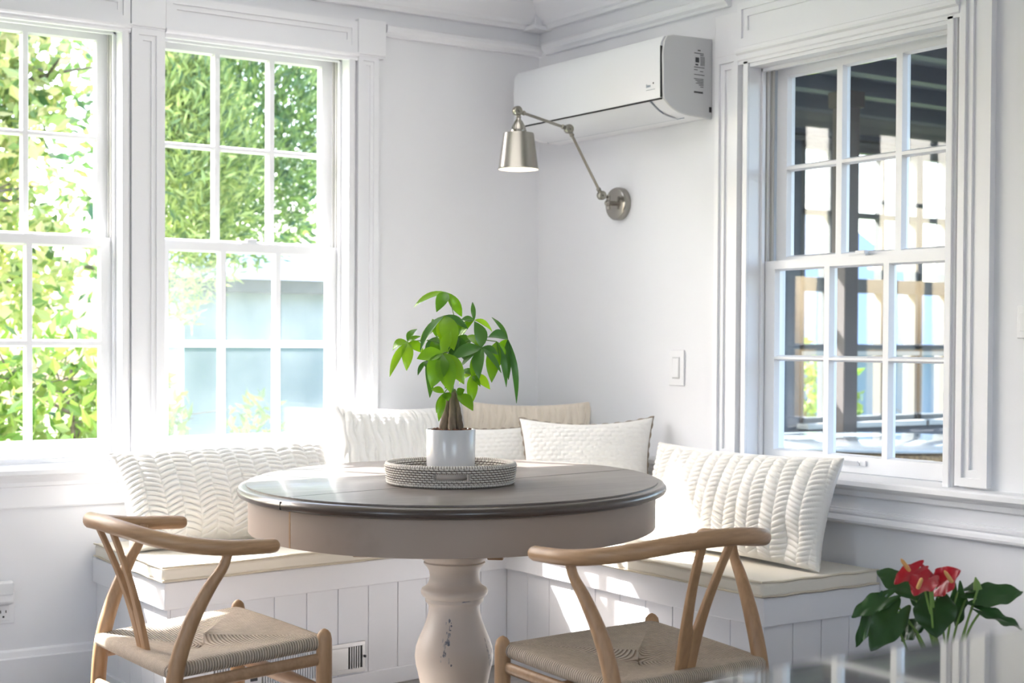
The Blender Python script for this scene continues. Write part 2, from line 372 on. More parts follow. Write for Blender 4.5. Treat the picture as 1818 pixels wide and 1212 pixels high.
def WL(u, d, z): return (u, -d, z)       # left wall: u = +X, d = into the room
def WR(u, d, z): return (-d, -u, z)      # right wall: u = -Y
LEAVES = [
 ((-1.3035, -1.4315, 1.2741), (-1.3631, -1.356, 1.2331), 0.0228, 1),
 ((-1.3035, -1.4315, 1.2741), (-1.3473, -1.4515, 1.2198), 0.0304, 0),
 ((-1.3035, -1.4315, 1.2741), (-1.2591, -1.4389, 1.2091), 0.0258, 0),
 ((-1.3246, -1.455, 1.211), (-1.3995, -1.455, 1.1126), 0.0243, 2),
 ((-1.3246, -1.455, 1.211), (-1.3302, -1.5137, 1.1176), 0.0455, 0),
 ((-1.3246, -1.455, 1.211), (-1.2721, -1.4912, 1.1751), 0.0212, 2),
 ((-1.3246, -1.455, 1.211), (-1.3132, -1.4281, 1.1414), 0.0319, 1),
 ((-1.4116, -1.41, 1.1394), (-1.38, -1.4064, 1.1744), 0.0212, 1),
 ((-1.4116, -1.41, 1.1394), (-1.3929, -1.4464, 1.1546), 0.0137, 1),
 ((-1.4116, -1.41, 1.1394), (-1.4357, -1.3702, 1.1149), 0.0288, 1),
 ((-1.4116, -1.41, 1.1394), (-1.4671, -1.411, 1.0462), 0.0212, 1),
 ((-1.4116, -1.41, 1.1394), (-1.4297, -1.4358, 1.0629), 0.0288, 1),
 ((-1.4116, -1.41, 1.1394), (-1.3768, -1.4342, 1.1109), 0.0273, 1),
 ((-1.3229, -1.4203, 1.1932), (-1.3637, -1.394, 1.1396), 0.0197, 1),
 ((-1.3229, -1.4203, 1.1932), (-1.286, -1.41, 1.1507), 0.0243, 1),
 ((-1.3655, -1.5142, 1.1101), (-1.4325, -1.4935, 1.0951), 0.0379, 0),
 ((-1.3655, -1.5142, 1.1101), (-1.4113, -1.5337, 1.019), 0.0516, 0),
 ((-1.3655, -1.5142, 1.1101), (-1.374, -1.5712, 1.0064), 0.0486, 0),
 ((-1.3655, -1.5142, 1.1101), (-1.3298, -1.5643, 1.0292), 0.041, 0),
 ((-1.3655, -1.5142, 1.1101), (-1.3373, -1.5077, 1.1684), 0.0273, 0),
 ((-1.3655, -1.5142, 1.1101), (-1.3672, -1.4539, 1.0599), 0.0304, 1),
 ((-1.3655, -1.5142, 1.1101), (-1.3298, -1.4681, 1.0146), 0.0304, 1),
 ((-1.2695, -1.5545, 1.1255), (-1.3471, -1.527, 1.0939), 0.0349, 2),
 ((-1.2695, -1.5545, 1.1255), (-1.2905, -1.5507, 1.1955), 0.041, 2),
 ((-1.2695, -1.5545, 1.1255), (-1.2966, -1.5864, 1.0427), 0.0319, 2),
 ((-1.2695, -1.5545, 1.1255), (-1.2431, -1.61, 1.0591), 0.0167, 2),
 ((-1.2695, -1.5545, 1.1255), (-1.2226, -1.5624, 1.1076), 0.0197, 2),
 ((-1.2695, -1.5545, 1.1255), (-1.2997, -1.4991, 1.0724), 0.0197, 2),
 ((-1.2695, -1.5545, 1.1255), (-1.2695, -1.508, 1.0482), 0.0273, 0),
 ((-1.2695, -1.5545, 1.1255), (-1.2801, -1.4983, 1.1568), 0.0212, 0),
 ((-1.2366, -1.4663, 1.1999), (-1.2711, -1.4551, 1.2011), 0.0197, 2),
 ((-1.2366, -1.4663, 1.1999), (-1.1853, -1.4776, 1.1683), 0.0273, 1),
 ((-1.2366, -1.4663, 1.1999), (-1.2347, -1.4544, 1.2491), 0.0121, 2),
 ((-1.2366, -1.4663, 1.1999), (-1.2486, -1.4109, 1.1633), 0.0243, 1),
 ((-1.2366, -1.4663, 1.1999), (-1.2592, -1.4166, 1.1278), 0.0364, 0),
 ((-1.1609, -1.5186, 1.1485), (-1.2216, -1.5137, 1.1542), 0.0349, 2),
 ((-1.1609, -1.5186, 1.1485), (-1.1863, -1.4759, 1.2082), 0.0121, 2),
 ((-1.1609, -1.5186, 1.1485), (-1.1604, -1.5216, 1.0384), 0.0197, 2),
 ((-1.1609, -1.5186, 1.1485), (-1.143, -1.5348, 0.9744), 0.0167, 2),
 ((-1.1609, -1.5186, 1.1485), (-1.1678, -1.4907, 1.1131), 0.0243, 0),
 ((-1.2028, -1.5267, 1.1422), (-1.1878, -1.5518, 1.0197), 0.0167, 2),
 ((-1.2028, -1.5267, 1.1422), (-1.2258, -1.5379, 1.0319), 0.0364, 1),
 ((-1.2028, -1.5267, 1.1422), (-1.1817, -1.5063, 1.075), 0.0304, 1),
 ((-1.2534, -1.4826, 1.0521), (-1.2738, -1.507, 0.9682), 0.0273, 1),
 ((-1.2534, -1.4826, 1.0521), (-1.2133, -1.5106, 1.0128), 0.0319, 1),
 ((-1.2534, -1.4826, 1.0521), (-1.272, -1.4466, 1.0224), 0.0212, 1),
 ((-1.2534, -1.4826, 1.0521), (-1.2603, -1.4535, 1.0668), 0.0182, 1),
 ((-1.2534, -1.4826, 1.0521), (-1.2455, -1.5128, 1.0209), 0.0152, 0),
 ((-1.2534, -1.4826, 1.0521), (-1.2281, -1.4626, 1.0898), 0.0212, 1),
 ((-1.3311, -1.4675, 1.004), (-1.3547, -1.4393, 1.0126), 0.0197, 1),
 ((-1.3311, -1.4675, 1.004), (-1.3387, -1.4396, 0.9486), 0.0152, 0),
 ((-1.3311, -1.4675, 1.004), (-1.3545, -1.4776, 0.928), 0.0197, 1),
 ((-1.3311, -1.4675, 1.004), (-1.3278, -1.4823, 0.9818), 0.0243, 1),
 ((-1.3024, -1.487, 0.9997), (-1.286, -1.4977, 1.0134), 0.0212, 1),
 ((-1.3024, -1.487, 0.9997), (-1.2784, -1.5283, 0.957), 0.0334, 1),
 ((-1.345, -1.3958, 1.0892), (-1.3643, -1.3837, 1.0493), 0.0137, 2),
 ((-1.345, -1.3958, 1.0892), (-1.3432, -1.4114, 0.9887), 0.0228, 2),
 ((-1.345, -1.3958, 1.0892), (-1.3517, -1.416, 1.0636), 0.0167, 2),
 ((-1.345, -1.3958, 1.0892), (-1.3068, -1.3857, 1.0736), 0.0212, 1),
 ((-1.2908, -1.467, 1.1537), (-1.3446, -1.4685, 1.0901), 0.0304, 0),
 ((-1.2908, -1.467, 1.1537), (-1.2896, -1.5055, 1.0905), 0.0304, 2),
 ((-1.2908, -1.467, 1.1537), (-1.2937, -1.4396, 1.2117), 0.0273, 0),
 ((-1.2908, -1.467, 1.1537), (-1.25, -1.4709, 1.1327), 0.0243, 0),
 ((-1.2908, -1.467, 1.1537), (-1.3252, -1.5059, 1.0786), 0.0273, 2),
 ((-1.327, -1.4185, 1.1535), (-1.3616, -1.4205, 1.1017), 0.0228, 2),
 ((-1.327, -1.4185, 1.1535), (-1.3532, -1.4508, 1.0779), 0.0273, 0),
 ((-1.327, -1.4185, 1.1535), (-1.3189, -1.4496, 1.0898), 0.0258, 1),
 ((-1.327, -1.4185, 1.1535), (-1.3252, -1.3944, 1.2025), 0.0212, 1),
]
HUBS = [(-1.3035, -1.4315, 1.2741), (-1.3246, -1.455, 1.211), (-1.4116, -1.41, 1.1394), (-1.3229, -1.4203, 1.1932), (-1.3655, -1.5142, 1.1101), (-1.2695, -1.5545, 1.1255), (-1.2366, -1.4663, 1.1999), (-1.1609, -1.5186, 1.1485), (-1.2028, -1.5267, 1.1422), (-1.2534, -1.4826, 1.0521), (-1.3311, -1.4675, 1.004), (-1.3024, -1.487, 0.9997), (-1.345, -1.3958, 1.0892), (-1.2908, -1.467, 1.1537), (-1.327, -1.4185, 1.1535)]
TRUNKS = [([(-1.3239, -1.4506, 0.9032), (-1.316, -1.4547, 0.9533), (-1.3056, -1.4605, 1.0065)], 0.015, 0.0052), ([(-1.3155, -1.4804, 0.9015), (-1.3098, -1.4736, 0.9464), (-1.3057, -1.4665, 1.0036)], 0.0125, 0.005), ([(-1.2874, -1.4752, 0.9034), (-1.2921, -1.4709, 0.9535), (-1.2993, -1.4647, 1.0111)], 0.0135, 0.005)]
STEM_CORE = [(-1.3031, -1.4624, 0.9989), (-1.3067, -1.4706, 1.0598), (-1.3038, -1.4711, 1.1204), (-1.2907, -1.4668, 1.1659)]
ANTH_LEAVES = [((-1.0944, -2.8725, 0.6481), (-1.1245, -2.809, 0.6853), 0.0538), ((-1.1433, -2.8578, 0.6368), (-1.2058, -2.8165, 0.6006), 0.0449), ((-1.1425, -2.8807, 0.611), (-1.219, -2.8812, 0.5467), 0.065), ((-1.1533, -2.8406, 0.6217), (-1.1782, -2.8005, 0.5307), 0.0336), ((-1.0869, -2.8899, 0.5845), (-1.1098, -2.8583, 0.5478), 0.0493), ((-1.0837, -2.9234, 0.6342), (-1.1211, -2.9587, 0.5746), 0.083), ((-1.0226, -2.9282, 0.6473), (-1.0043, -2.917, 0.5691), 0.0404), ((-0.9944, -2.9511, 0.6345), (-0.9033, -2.9953, 0.6507), 0.0561), ((-0.9984, -2.967, 0.6125), (-0.9467, -3.0279, 0.5856), 0.0381), ((-0.9948, -2.936, 0.6482), (-0.917, -2.9377, 0.6554), 0.0292), ((-1.0717, -2.8849, 0.6173), (-1.0527, -2.8463, 0.6499), 0.0449)]
ANTH_FLOWERS = [((-1.124, -2.9176, 0.7014), (-1.1953, -2.9183, 0.6765), 0.0359), ((-1.1313, -2.9492, 0.6862), (-1.1881, -2.9598, 0.6599), 0.0516), ((-1.0791, -2.9247, 0.6607), (-1.0732, -2.976, 0.7004), 0.0538)]
ANTH_SPADIX = [((-1.1483, -2.9133, 0.6983), (-1.1842, -2.9247, 0.7246)), ((-1.1808, -2.9643, 0.6739), (-1.198, -2.9884, 0.697)), ((-1.087, -2.9672, 0.6783), (-1.1226, -2.9788, 0.7036))]
ANTH_BUDS = [((-1.097, -2.9242, 0.6823), (-1.1161, -2.9106, 0.7121)), ((-0.9963, -2.9566, 0.6535), (-0.9999, -2.9536, 0.6781))]
ANTH_BASE = (-1.0606, -2.917, 0.4916)

# ================================================================= ROOM SHELL
CEIL = 2.50
# left wall (y = 0) with two window openings
mb = MB()
U = [(-5.6, -3.57), (-2.685, -2.575), (-1.69, -1.60), (-0.835, 0.16)]
for a, b in U: mb.box((a, -0.16, 0), (b, 0, 2.62), WL)
for a, b in ((-3.57, -2.685), (-2.575, -1.69), (-1.60, -0.835)):
    mb.box((a, -0.16, 0), (b, 0, 0.70), WL); mb.box((a, -0.16, 2.19), (b, 0, 2.62), WL)
structure(mb.build('wall_left', M['wall']))
mb = MB()
mb.box((0, -0.16, 0), (1.19, 0, 2.62), WR); mb.box((2.09, -0.16, 0), (7.3, 0, 2.62), WR)
mb.box((1.19, -0.16, 0), (2.09, 0, 0.70), WR); mb.box((1.19, -0.16, 2.06), (2.09, 0, 2.62), WR)
structure(mb.build('wall_right', M['wall']))
mb = MB(); mb.box((-5.6, -7.3, -0.1), (0.16, 0.16, 0.0)); structure(mb.build('floor', M['floor']))
mb = MB(); mb.box((-5.6, -7.3, CEIL), (0, 0, CEIL + 0.12)); structure(mb.build('ceiling', M['ceiling']))
# walls behind and beside the camera, with openings added to let sky light fill the room
mb = MB()
for a, b in (((-5.6, -7.3, 0), (-3.6, -7.15, CEIL)), ((-2.2, -7.3, 0), (0, -7.15, CEIL)), ((-3.6, -7.3, 0), (-2.2, -7.15, 0.8)), ((-3.6, -7.3, 2.2), (-2.2, -7.15, CEIL))): mb.box(a, b)
structure(mb.build('wall_rear', M['wall']))
mb = MB()
for a, b in (((-5.75, -7.3, 0), (-5.6, -4.2, CEIL)), ((-5.75, -3.2, 0), (-5.6, 0, CEIL)), ((-5.75, -4.2, 0), (-5.6, -3.2, 0.8)), ((-5.75, -4.2, 2.2), (-5.6, -3.2, CEIL))): mb.box(a, b)
structure(mb.build('wall_side', M['wall']))

TRIM_N = [0]
def trim(mb, m_=None, bevel=None, smooth=None):
    TRIM_N[0] += 1
    return structure(mb.build('trim_%d' % TRIM_N[0], m_ or M['trim'], bevel=bevel, smooth=smooth))

# crown moulding and corner block
crown = [(0, 2.365), (0.022, 2.365), (0.026, 2.378), (0.034, 2.384), (0.04, 2.398), (0.088, 2.452), (0.102, 2.462), (0.106, 2.474), (0.115, 2.478), (0.115, CEIL), (0, CEIL)]
mb = MB(); mb.profile(crown, -5.6, 0.0, WL); trim(mb)
mb = MB(); mb.profile(crown, 0.0, 7.2, WR); trim(mb)
mb = MB(); mb.box((-0.065, -0.065, 2.375), (0, 0, 2.47)); mb.box((-0.085, -0.085, 2.36), (0, 0, 2.378)); trim(mb, bevel=0.004)
# picture rails
rail = [(0, 2.268), (0.016, 2.268), (0.02, 2.276), (0.03, 2.284), (0.034, 2.292), (0.034, 2.304), (0.028, 2.31), (0, 2.31)]
mb = MB(); mb.profile(rail, -0.705, -0.0, WL); trim(mb)
mb = MB(); mb.profile(rail, 0.06, 1.12, WR); trim(mb)

def panel(mb, W, u0, u1, z0, z1, d, insets=((0.024, 0.007), (0.041, 0.013)), base=0.0):
    """board standing d proud of the wall with a stepped sunk panel"""
    rects = [(u0, u1, z0, z1, d)]
    P = lambda r, dd: [W(r[0], dd, r[2]), W(r[1], dd, r[2]), W(r[1], dd, r[3]), W(r[0], dd, r[3])]
    vs_ = P(rects[0], base) + P(rects[0], d); fs_ = [(0, 1, 2, 3)] + [(i, (i + 1) % 4, 4 + (i + 1) % 4, 4 + i) for i in range(4)]
    cur = 4; dd = d
    for ins, dep in insets:
        r = (u0 + ins, u1 - ins, z0 + ins * 1.1, z1 - ins * 1.1)
        nd = d - dep
        vs_ += P(r, dd) + P(r, nd); o = len(vs_) - 8
        fs_ += [(cur + i, cur + (i + 1) % 4, o + (i + 1) % 4, o + i) for i in range(4)]
        fs_ += [(o + i, o + (i + 1) % 4, o + 4 + (i + 1) % 4, o + 4 + i) for i in range(4)]
        cur = o + 4; dd = nd
    fs_.append((cur, cur + 1, cur + 2, cur + 3))
    mb.add(vs_, fs_)

ZC = 2.19
# pilasters beside and between the left windows, with their blocks
for (a, b) in ((-3.665, -3.555), (-2.67, -2.56), (-1.673, -1.563), (-0.82, -0.735)):
    mb = MB(); panel(mb, WL, a, b, 0.742, ZC, 0.022, ((0.024, 0.006), (0.040, 0.012)) if b - a > 0.1 else ((0.02, 0.006), (0.033, 0.012))); trim(mb)
    mb = MB(); mb.box((a - 0.004, 0, ZC), (b + (0.026 if b > -0.8 else 0.006), 0.03, 2.318), WL); mb.box((a - 0.004, 0, ZC - 0.006), (b + (0.024 if b > -0.8 else 0.006), 0.026, ZC), WL); trim(mb, bevel=0.002)
# frieze panels over the left windows
for (a, b) in ((-3.551, -2.676), (-2.556, -1.68), (-1.556, -0.826)):
    mb = MB(); panel(mb, WL, a, b, 2.192, 2.306, 0.028, ((0.024, 0.006), (0.040, 0.012))); trim(mb)
    mb = MB(); mb.profile([(0, 2.165), (0.018, 2.165), (0.022, 2.172), (0.022, 2.178), (0.03, 2.182), (0.034, 2.188), (0.034, 2.194), (0, 2.194)], a, b + 0.004, WL); trim(mb)
# left stool, apron
mb = MB(); mb.profile([(-0.055, 0.735), (0.056, 0.727), (0.062, 0.722), (0.062, 0.708), (0.056, 0.702), (-0.055, 0.702)], -3.9, -0.72, WL); trim(mb, bevel=0.001)
mb = MB(); mb.profile([(0, 0.595), (0.010, 0.595), (0.012, 0.60), (0.012, 0.664), (0.022, 0.668), (0.026, 0.68), (0.04, 0.696), (0.044, 0.702), (0, 0.702)], -3.9, -0.72, WL); trim(mb)
# left baseboard
mb = MB(); mb.profile([(0, 0), (0.018, 0), (0.018, 0.112), (0.012, 0.116), (0.009, 0.134), (0.004, 0.140), (0, 0.140)], -5.6, -1.79, WL)
structure(mb.build('baseboard_left', M['trim']))
mb = MB(); mb.profile([(0, 0), (0.018, 0), (0.018, 0.112), (0.012, 0.116), (0.009, 0.134), (0.004, 0.140), (0, 0.140)], 1.83, 7.15, WR)
structure(mb.build('baseboard_right', M['trim']))

# right window trim
mb = MB(); panel(mb, WR, 1.066, 1.178, 0.742, 2.10, 0.022, ((0.020, 0.008), (0.040, 0.015))); trim(mb)
mb = MB(); panel(mb, WR, 2.09, 2.201, 0.742, 2.32, 0.022, ((0.022, 0.008), (0.042, 0.015))); trim(mb)
mb = MB(); mb.box((1.066, 0, 2.10), (1.176, 0.022, 2.24), WR); trim(mb, bevel=0.002)
mb = MB(); panel(mb, WR, 1.182, 2.088, 2.122, 2.262, 0.03, ((0.020, 0.007), (0.042, 0.013))); trim(mb)
mb = MB(); mb.profile([(0, 2.062), (0.02, 2.062), (0.02, 2.072), (0.026, 2.076), (0.026, 2.092), (0.036, 2.097), (0.04, 2.104), (0.04, 2.112), (0.03, 2.116), (0.03, 2.122), (0, 2.122)], 1.178, 2.09, WR); trim(mb)
mb = MB(); mb.profile([(-0.055, 0.74), (0.05, 0.733), (0.056, 0.728), (0.056, 0.714), (0.05, 0.708), (-0.055, 0.708)], 0.0, 5.2, WR); trim(mb, bevel=0.001)
mb = MB(); mb.profile([(0, 0.678), (0.012, 0.678), (0.018, 0.682), (0.022, 0.696), (0.04, 0.704), (0.044, 0.708), (0, 0.708)], 0.0, 5.2, WR); trim(mb)
mb = MB(); mb.profile([(0, 0.592), (0.016, 0.592), (0.024, 0.597), (0.026, 0.604), (0.016, 0.612), (0.012, 0.618), (0.016, 0.624), (0.016, 0.630), (0.009, 0.633), (0.009, 0.638), (0, 0.638)], 0.0, 5.2, WR); trim(mb)

# ---------------------------------------------------------------- double-hung windows
def sash(name, W, parent, us, zs, d, th, gl):
    """us, zs: sorted lines [edge, pane0 start, pane0 end, ..., edge]; panes are the odd intervals"""
    k = 0.006; mb = MB(); P = lambda u, dd, z: W(u, dd, z)
    ul = [us[0]] + [c + (-k if i % 2 == 0 else k) for i, c in enumerate(us[1:-1])] + [us[-1]]
    zl = [zs[0]] + [c + (-k if i % 2 == 0 else k) for i, c in enumerate(zs[1:-1])] + [zs[-1]]
    dm = d - th / 2
    for face in (d, d - th):
        for i in range(len(ul) - 1):
            for j in range(len(zl) - 1):
                a, b, c_, e = ul[i], ul[i + 1], zl[j], zl[j + 1]
                if i % 2 and j % 2:   # pane: sloped reveal
                    ia, ib, ic, ie = us[i], us[i + 1], zs[j], zs[j + 1]
                    o = [P(a, face, c_), P(b, face, c_), P(b, face, e), P(a, face, e)]
                    n = [P(ia, dm, ic), P(ib, dm, ic), P(ib, dm, ie), P(ia, dm, ie)]
                    mb.add(o + n, [(q, (q + 1) % 4, 4 + (q + 1) % 4, 4 + q) for q in range(4)])
                else:
                    mb.add([P(a, face, c_), P(b, face, c_), P(b, face, e), P(a, face, e)], [(0, 1, 2, 3)])
    a, b, c_, e = us[0], us[-1], zs[0], zs[-1]
    fr = [P(a, d, c_), P(b, d, c_), P(b, d, e), P(a, d, e)]; bk = [P(a, d - th, c_), P(b, d - th, c_), P(b, d - th, e), P(a, d - th, e)]
    mb.add(fr + bk, [(q, (q + 1) % 4, 4 + (q + 1) % 4, 4 + q) for q in range(4)])
    bmv = mb
    o = bmv.build(name, M['sash'], parent)
    g = MB()
    for i in range(1, len(us) - 1, 2):
        for j in range(1, len(zs) - 1, 2):
            g.box((us[i], dm - 0.002, zs[j]), (us[i + 1], dm + 0.002, zs[j + 1]), W)
    g.build('panes', gl, o)
    return o

def cols(a, n, w, gap, stile0, stile1):
    r = [a - stile0]
    for i in range(n): r += [a + i * (w + gap), a + i * (w + gap) + w]
    r.append(r[-1] + stile1); return r

def window(num, W, lo_us, lo_zs, up_us, up_zs, jamb, head_z, glass_lo, glass_up):
    root = struct_empty('window_%d' % num)
    ls = sash('lower_sash', W, root, lo_us, lo_zs, -0.058, 0.036, glass_lo)
    us_ = sash('upper_sash', W, root, up_us, up_zs, -0.098, 0.036, glass_up)
    u0, u1 = jamb            # clear opening between the jamb faces
    zb = 0.70
    jb = MB()                # jamb boards, stops, parting beads and head
    for s, u in ((-1, u0), (1, u1)):
        e = u + s * 0.03
        a, b = min(u, e), max(u, e)
        jb.box((a, -0.16, zb), (b, 0.012, head_z + 0.03), W)
        f = u - s * 0.010
        a2, b2 = min(u, f), max(u, f)
        jb.box((a2, -0.054, zb), (b2, -0.040, head_z), W)          # inner stop
        jb.box((min(u, u + s * 0.022), 0.012, zb), (max(u, u + s * 0.022), 0.02, head_z + 0.02), W)
    jb.box((u0, -0.16, head_z), (u1, 0.012, head_z + 0.03), W)
    jb.box((u0, -0.054, head_z - 0.012), (u1, -0.040, head_z), W)
    jb.box((u0, -0.16, zb), (u1, -0.05, lo_zs[0] - 0.003), W)       # sloping sill block
    jb.build('jamb', M['trim'], root, bevel=0.0015)
    tk = MB()                # vinyl sash tracks seen beside the upper sash
    for s, u in ((-1, u0), (1, u1)):
        for d0, d1, w in ((-0.066, -0.060, 0.012), (-0.092, -0.084, 0.012)):
            f = u - s * w; tk.box((min(u, f), d0, lo_zs[-1]), (max(u, f), d1, head_z), W)
    tk.build('sash_track', M['track'], root)
    # lift on the bottom rail, lock on the meeting rail
    uc = (lo_us[0] + lo_us[-1]) / 2; zr = (lo_zs[0] + lo_zs[1]) / 2
    lf = MB()
    lf.profile([(-0.058, zr - 0.004), (-0.050, zr - 0.004), (-0.040, zr + 0.010), (-0.042, zr + 0.013), (-0.053, zr + 0.003), (-0.058, zr + 0.013)], uc - 0.032, uc + 0.032, W)
    for s in (-1, 1): lf.box((uc + s * 0.043 - 0.012, -0.058, zr - 0.005), (uc + s * 0.043 + 0.012, -0.052, zr + 0.012), W)
    lf.build('sash_lift', M['plastic'], ls, bevel=0.002)
    lk = MB(); zt = lo_zs[-1]
    lk.box((uc - 0.035, -0.09, zt), (uc + 0.035, -0.064, zt + 0.006), W); lk.box((uc - 0.012, -0.086, zt + 0.006), (uc + 0.028, -0.068, zt + 0.018), W)
    lk.build('sash_lock', M['plastic'], ls, bevel=0.002)
    return root

LZ = [0.752, 0.809, 1.116, 1.142, 1.449, 1.485]; UZ = [1.462, 1.497, 1.810, 1.832, 2.145, 2.188]
window(1, WL, cols(-2.471, 3, 0.218, 0.030, 0.047, 0.046), LZ, cols(-2.47, 3, 0.218, 0.029, 0.045, 0.045), UZ, (-2.52, -1.706), 2.176, M['glass'], M['glass'])
window(2, WL, cols(-1.507, 3, 0.180, 0.031, 0.047, 0.047), LZ, cols(-1.513, 3, 0.179, 0.031, 0.045, 0.048), UZ, (-1.556, -0.857), 2.176, M['glass_haze'], M['glass'])
window(10, WL, cols(-3.466, 3, 0.218, 0.030, 0.047, 0.046), LZ, cols(-3.465, 3, 0.218, 0.029, 0.045, 0.045), UZ, (-3.515, -2.701), 2.176, M['glass'], M['glass'])
RZL = [0.741, 0.797, 1.084, 1.103, 1.380, 1.413]; RZU = [1.398, 1.432, 1.708, 1.730, 2.017, 2.056]
window(3, WR, cols(1.284, 3, 0.2115, 0.034, 0.056, 0.05), RZL, cols(1.294, 3, 0.2095, 0.036, 0.052, 0.05), RZU, (1.224, 2.045), 2.05, M['glass'], M['glass'])

# ---------------------------------------------------------------- small wall fittings
def plate(name, label, cat, W, u, z, w, h): 
    t = thing(name, label, cat, W(u, 0.0, z))
    mb = MB(); mb.box((u - w / 2, 0.0005, z - h / 2), (u + w / 2, 0.007, z + h / 2), W); mb.build('cover_plate', M['plastic'], t, bevel=0.003)
    return t
t = plate('light_switch', 'white rocker light switch on the wall between lamp and right window', 'light switch', WR, 0.858, 1.054, 0.08, 0.126)
mb = MB(); mb.box((0.858 - 0.019, 0.006, 1.054 - 0.038), (0.858 + 0.019, 0.0095, 1.054 + 0.038), WR); fr = mb.build('rocker_frame', M['plastic_grey_shaded'], t, bevel=0.001)
mb = MB(); mb.hexa([WR(0.842, 0.008, 1.021), WR(0.874, 0.008, 1.021), WR(0.874, 0.0125, 1.021), WR(0.842, 0.0125, 1.021), WR(0.842, 0.008, 1.087), WR(0.874, 0.008, 1.087), WR(0.874, 0.0105, 1.087), WR(0.842, 0.0105, 1.087)])
mb.build('rocker', M['plastic'], t, bevel=0.001)
t = plate('light_switch', 'pale switch plate right of the right window, cut by the photo edge', 'light switch', WR, 2.33, 1.203, 0.094, 0.09)
for s in (-1, 1):
    mb = MB(); mb.box((2.33 + s * 0.021 - 0.014, 0.006, 1.178), (2.33 + s * 0.021 + 0.014, 0.011, 1.228), WR); mb.build('rocker', M['plastic'], t, bevel=0.001)
t = plate('wall_outlet', 'white wall outlet low on the left wall under the window', 'outlet', WL, -2.093, 0.291, 0.072, 0.128)
mb = MB(); mb.box((-2.112, 0.006, 0.238), (-2.074, 0.0095, 0.286), WL); rc = mb.build('receptacle', M['plastic'], t, bevel=0.002)
mb = MB()
mb.box((-2.1035, 0.009, 0.262), (-2.1005, 0.0101, 0.272), WL); mb.box((-2.0865, 0.009, 0.263), (-2.0835, 0.0101, 0.271), WL)
mb.box((-2.096, 0.009, 0.2475), (-2.090, 0.0101, 0.2535), WL)
mb.build('slots', M['gap'], rc)
t = thing('night_light', 'white rounded plug-in night light over the outlet', 'night light', WL(-2.093, 0.01, 0.325))
mb = MB(); mb.box((-2.124, 0.0075, 0.290), (-2.062, 0.034, 0.368), WL); mb.build('housing', M['plastic'], t, bevel=0.016, seg=4, smooth=60)
mb = MB(); mb.box((-2.118, 0.033, 0.325), (-2.068, 0.038, 0.362), WL); mb.build('lens', M['plastic_glossy'], t, bevel=0.002)

# ================================================================= WINDOW SEAT (L-shaped bench)
bench = thing('window_seat', 'white L-shaped built-in bench with boarded front in the corner', 'bench', (-0.6, -0.3, 0))
def inset(poly, e):   # shift each vertex of the exposed corners by the given offsets
    return [(x + dx, y + dy) for (x, y), (dx, dy) in zip(poly, e)]
OUT = [(-1.80, -0.002), (-1.80, -0.650), (-0.475, -0.490), (-0.475, -1.80), (-0.002, -1.80), (-0.002, -0.002)]
EI = [(1, 0), (1, 1), (1, 1), (1, 1), (0, 1), (0, 0)]
mb = MB(); mb.prism(OUT, 0.338, 0.42); mb.build('seat_frame', M['bench'], bench, bevel=0.003)
mb = MB(); mb.prism(inset(OUT, [(0.024 * a, 0.024 * b) for a, b in EI]), 0.0, 0.337); mb.build('carcass', M['track'], bench)
def boards(p0, p1, z0, z1, n, off, th, c0=0.0, c1=0.0):
    p0 = Vector((*p0, 0)); p1 = Vector((*p1, 0)); d = (p1 - p0).normalized(); p0 += d * c0; p1 -= d * c1; L = (p1 - p0).length; nrm = Vector((d.y, -d.x, 0)) * off
    w = L / n; mb = MB()
    for i in range(n):
        a = p0 + d * (i * w + (0.0012 if i else 0)); b = p0 + d * ((i + 1) * w - (0.0012 if i < n - 1 else 0))
        q = [a, b, b - nrm * th, a - nrm * th]
        mb.hexa([(p.x, p.y, z0) for p in q] + [(p.x, p.y, z1) for p in q])
    return mb
pin = inset(OUT, [(0.014 * a, 0.014 * b) for a, b in EI])
boards(pin[1], pin[2], 0.052, 0.337, 11, 1, 0.010, 0.0115, 0).build('front_boards', M['bench'], bench, bevel=0.001, seg=1)
boards(pin[2], pin[3], 0.052, 0.337, 10, 1, 0.010, 0, 0.0102).build('front_boards', M['bench'], bench, bevel=0.001, seg=1)
boards(pin[3], pin[4], 0.052, 0.337, 4, 1, 0.010).build('end_boards', M['bench'], bench, bevel=0.001, seg=1)
boards(pin[0], pin[1], 0.052, 0.337, 6, 1, 0.010).build('end_boards', M['bench'], bench, bevel=0.001, seg=1)
mb = MB(); mb.prism(inset(OUT, [(0.006 * a, 0.006 * b) for a, b in EI]), 0.0, 0.052); mb.build('plinth', M['bench'], bench, bevel=0.002)

# seat cushions
def cushion(name, label, poly, z0, z1, edges):
    c = Vector((sum(p[0] for p in poly) / len(poly), sum(p[1] for p in poly) / len(poly), z0))
    t = thing(name, label, 'cushion', c)
    n = len(poly); mb = MB()
    # top filled with a fine fan grid so that it can be slightly pillowy
    mb.prism(poly, z0, z1)
    mb.build('cushion_cover', M['seat_fabric'], t, bevel=0.014, seg=4, smooth=60)
    for z in (z1 - 0.003, z0 + 0.006):
        pm = MB(); pts = []
        for i in range(len(edges) - 1):
            a = Vector((*edges[i], z)); b = Vector((*edges[i + 1], z))
            for k in range(12):
                p = a.lerp(b, k / 12); pts.append(p + Vector((0, 0, 0.0018 * math.sin(k * 1.7 + i))))
        pts.append(Vector((*edges[-1], z)))
        pm.tube(pts, 0.0035, n=6)
        pm.build('piping', M['pip'], t, smooth=60)
    return t
cl = [(-1.80, -0.02), (-1.812, -0.664), (-0.492, -0.505), (-0.02, -0.505), (-0.02, -0.02)]
cushion('seat_cushion', 'cream seat cushion along the bench under the left windows', cl, 0.421, 0.470, [cl[0], cl[1], cl[2]])
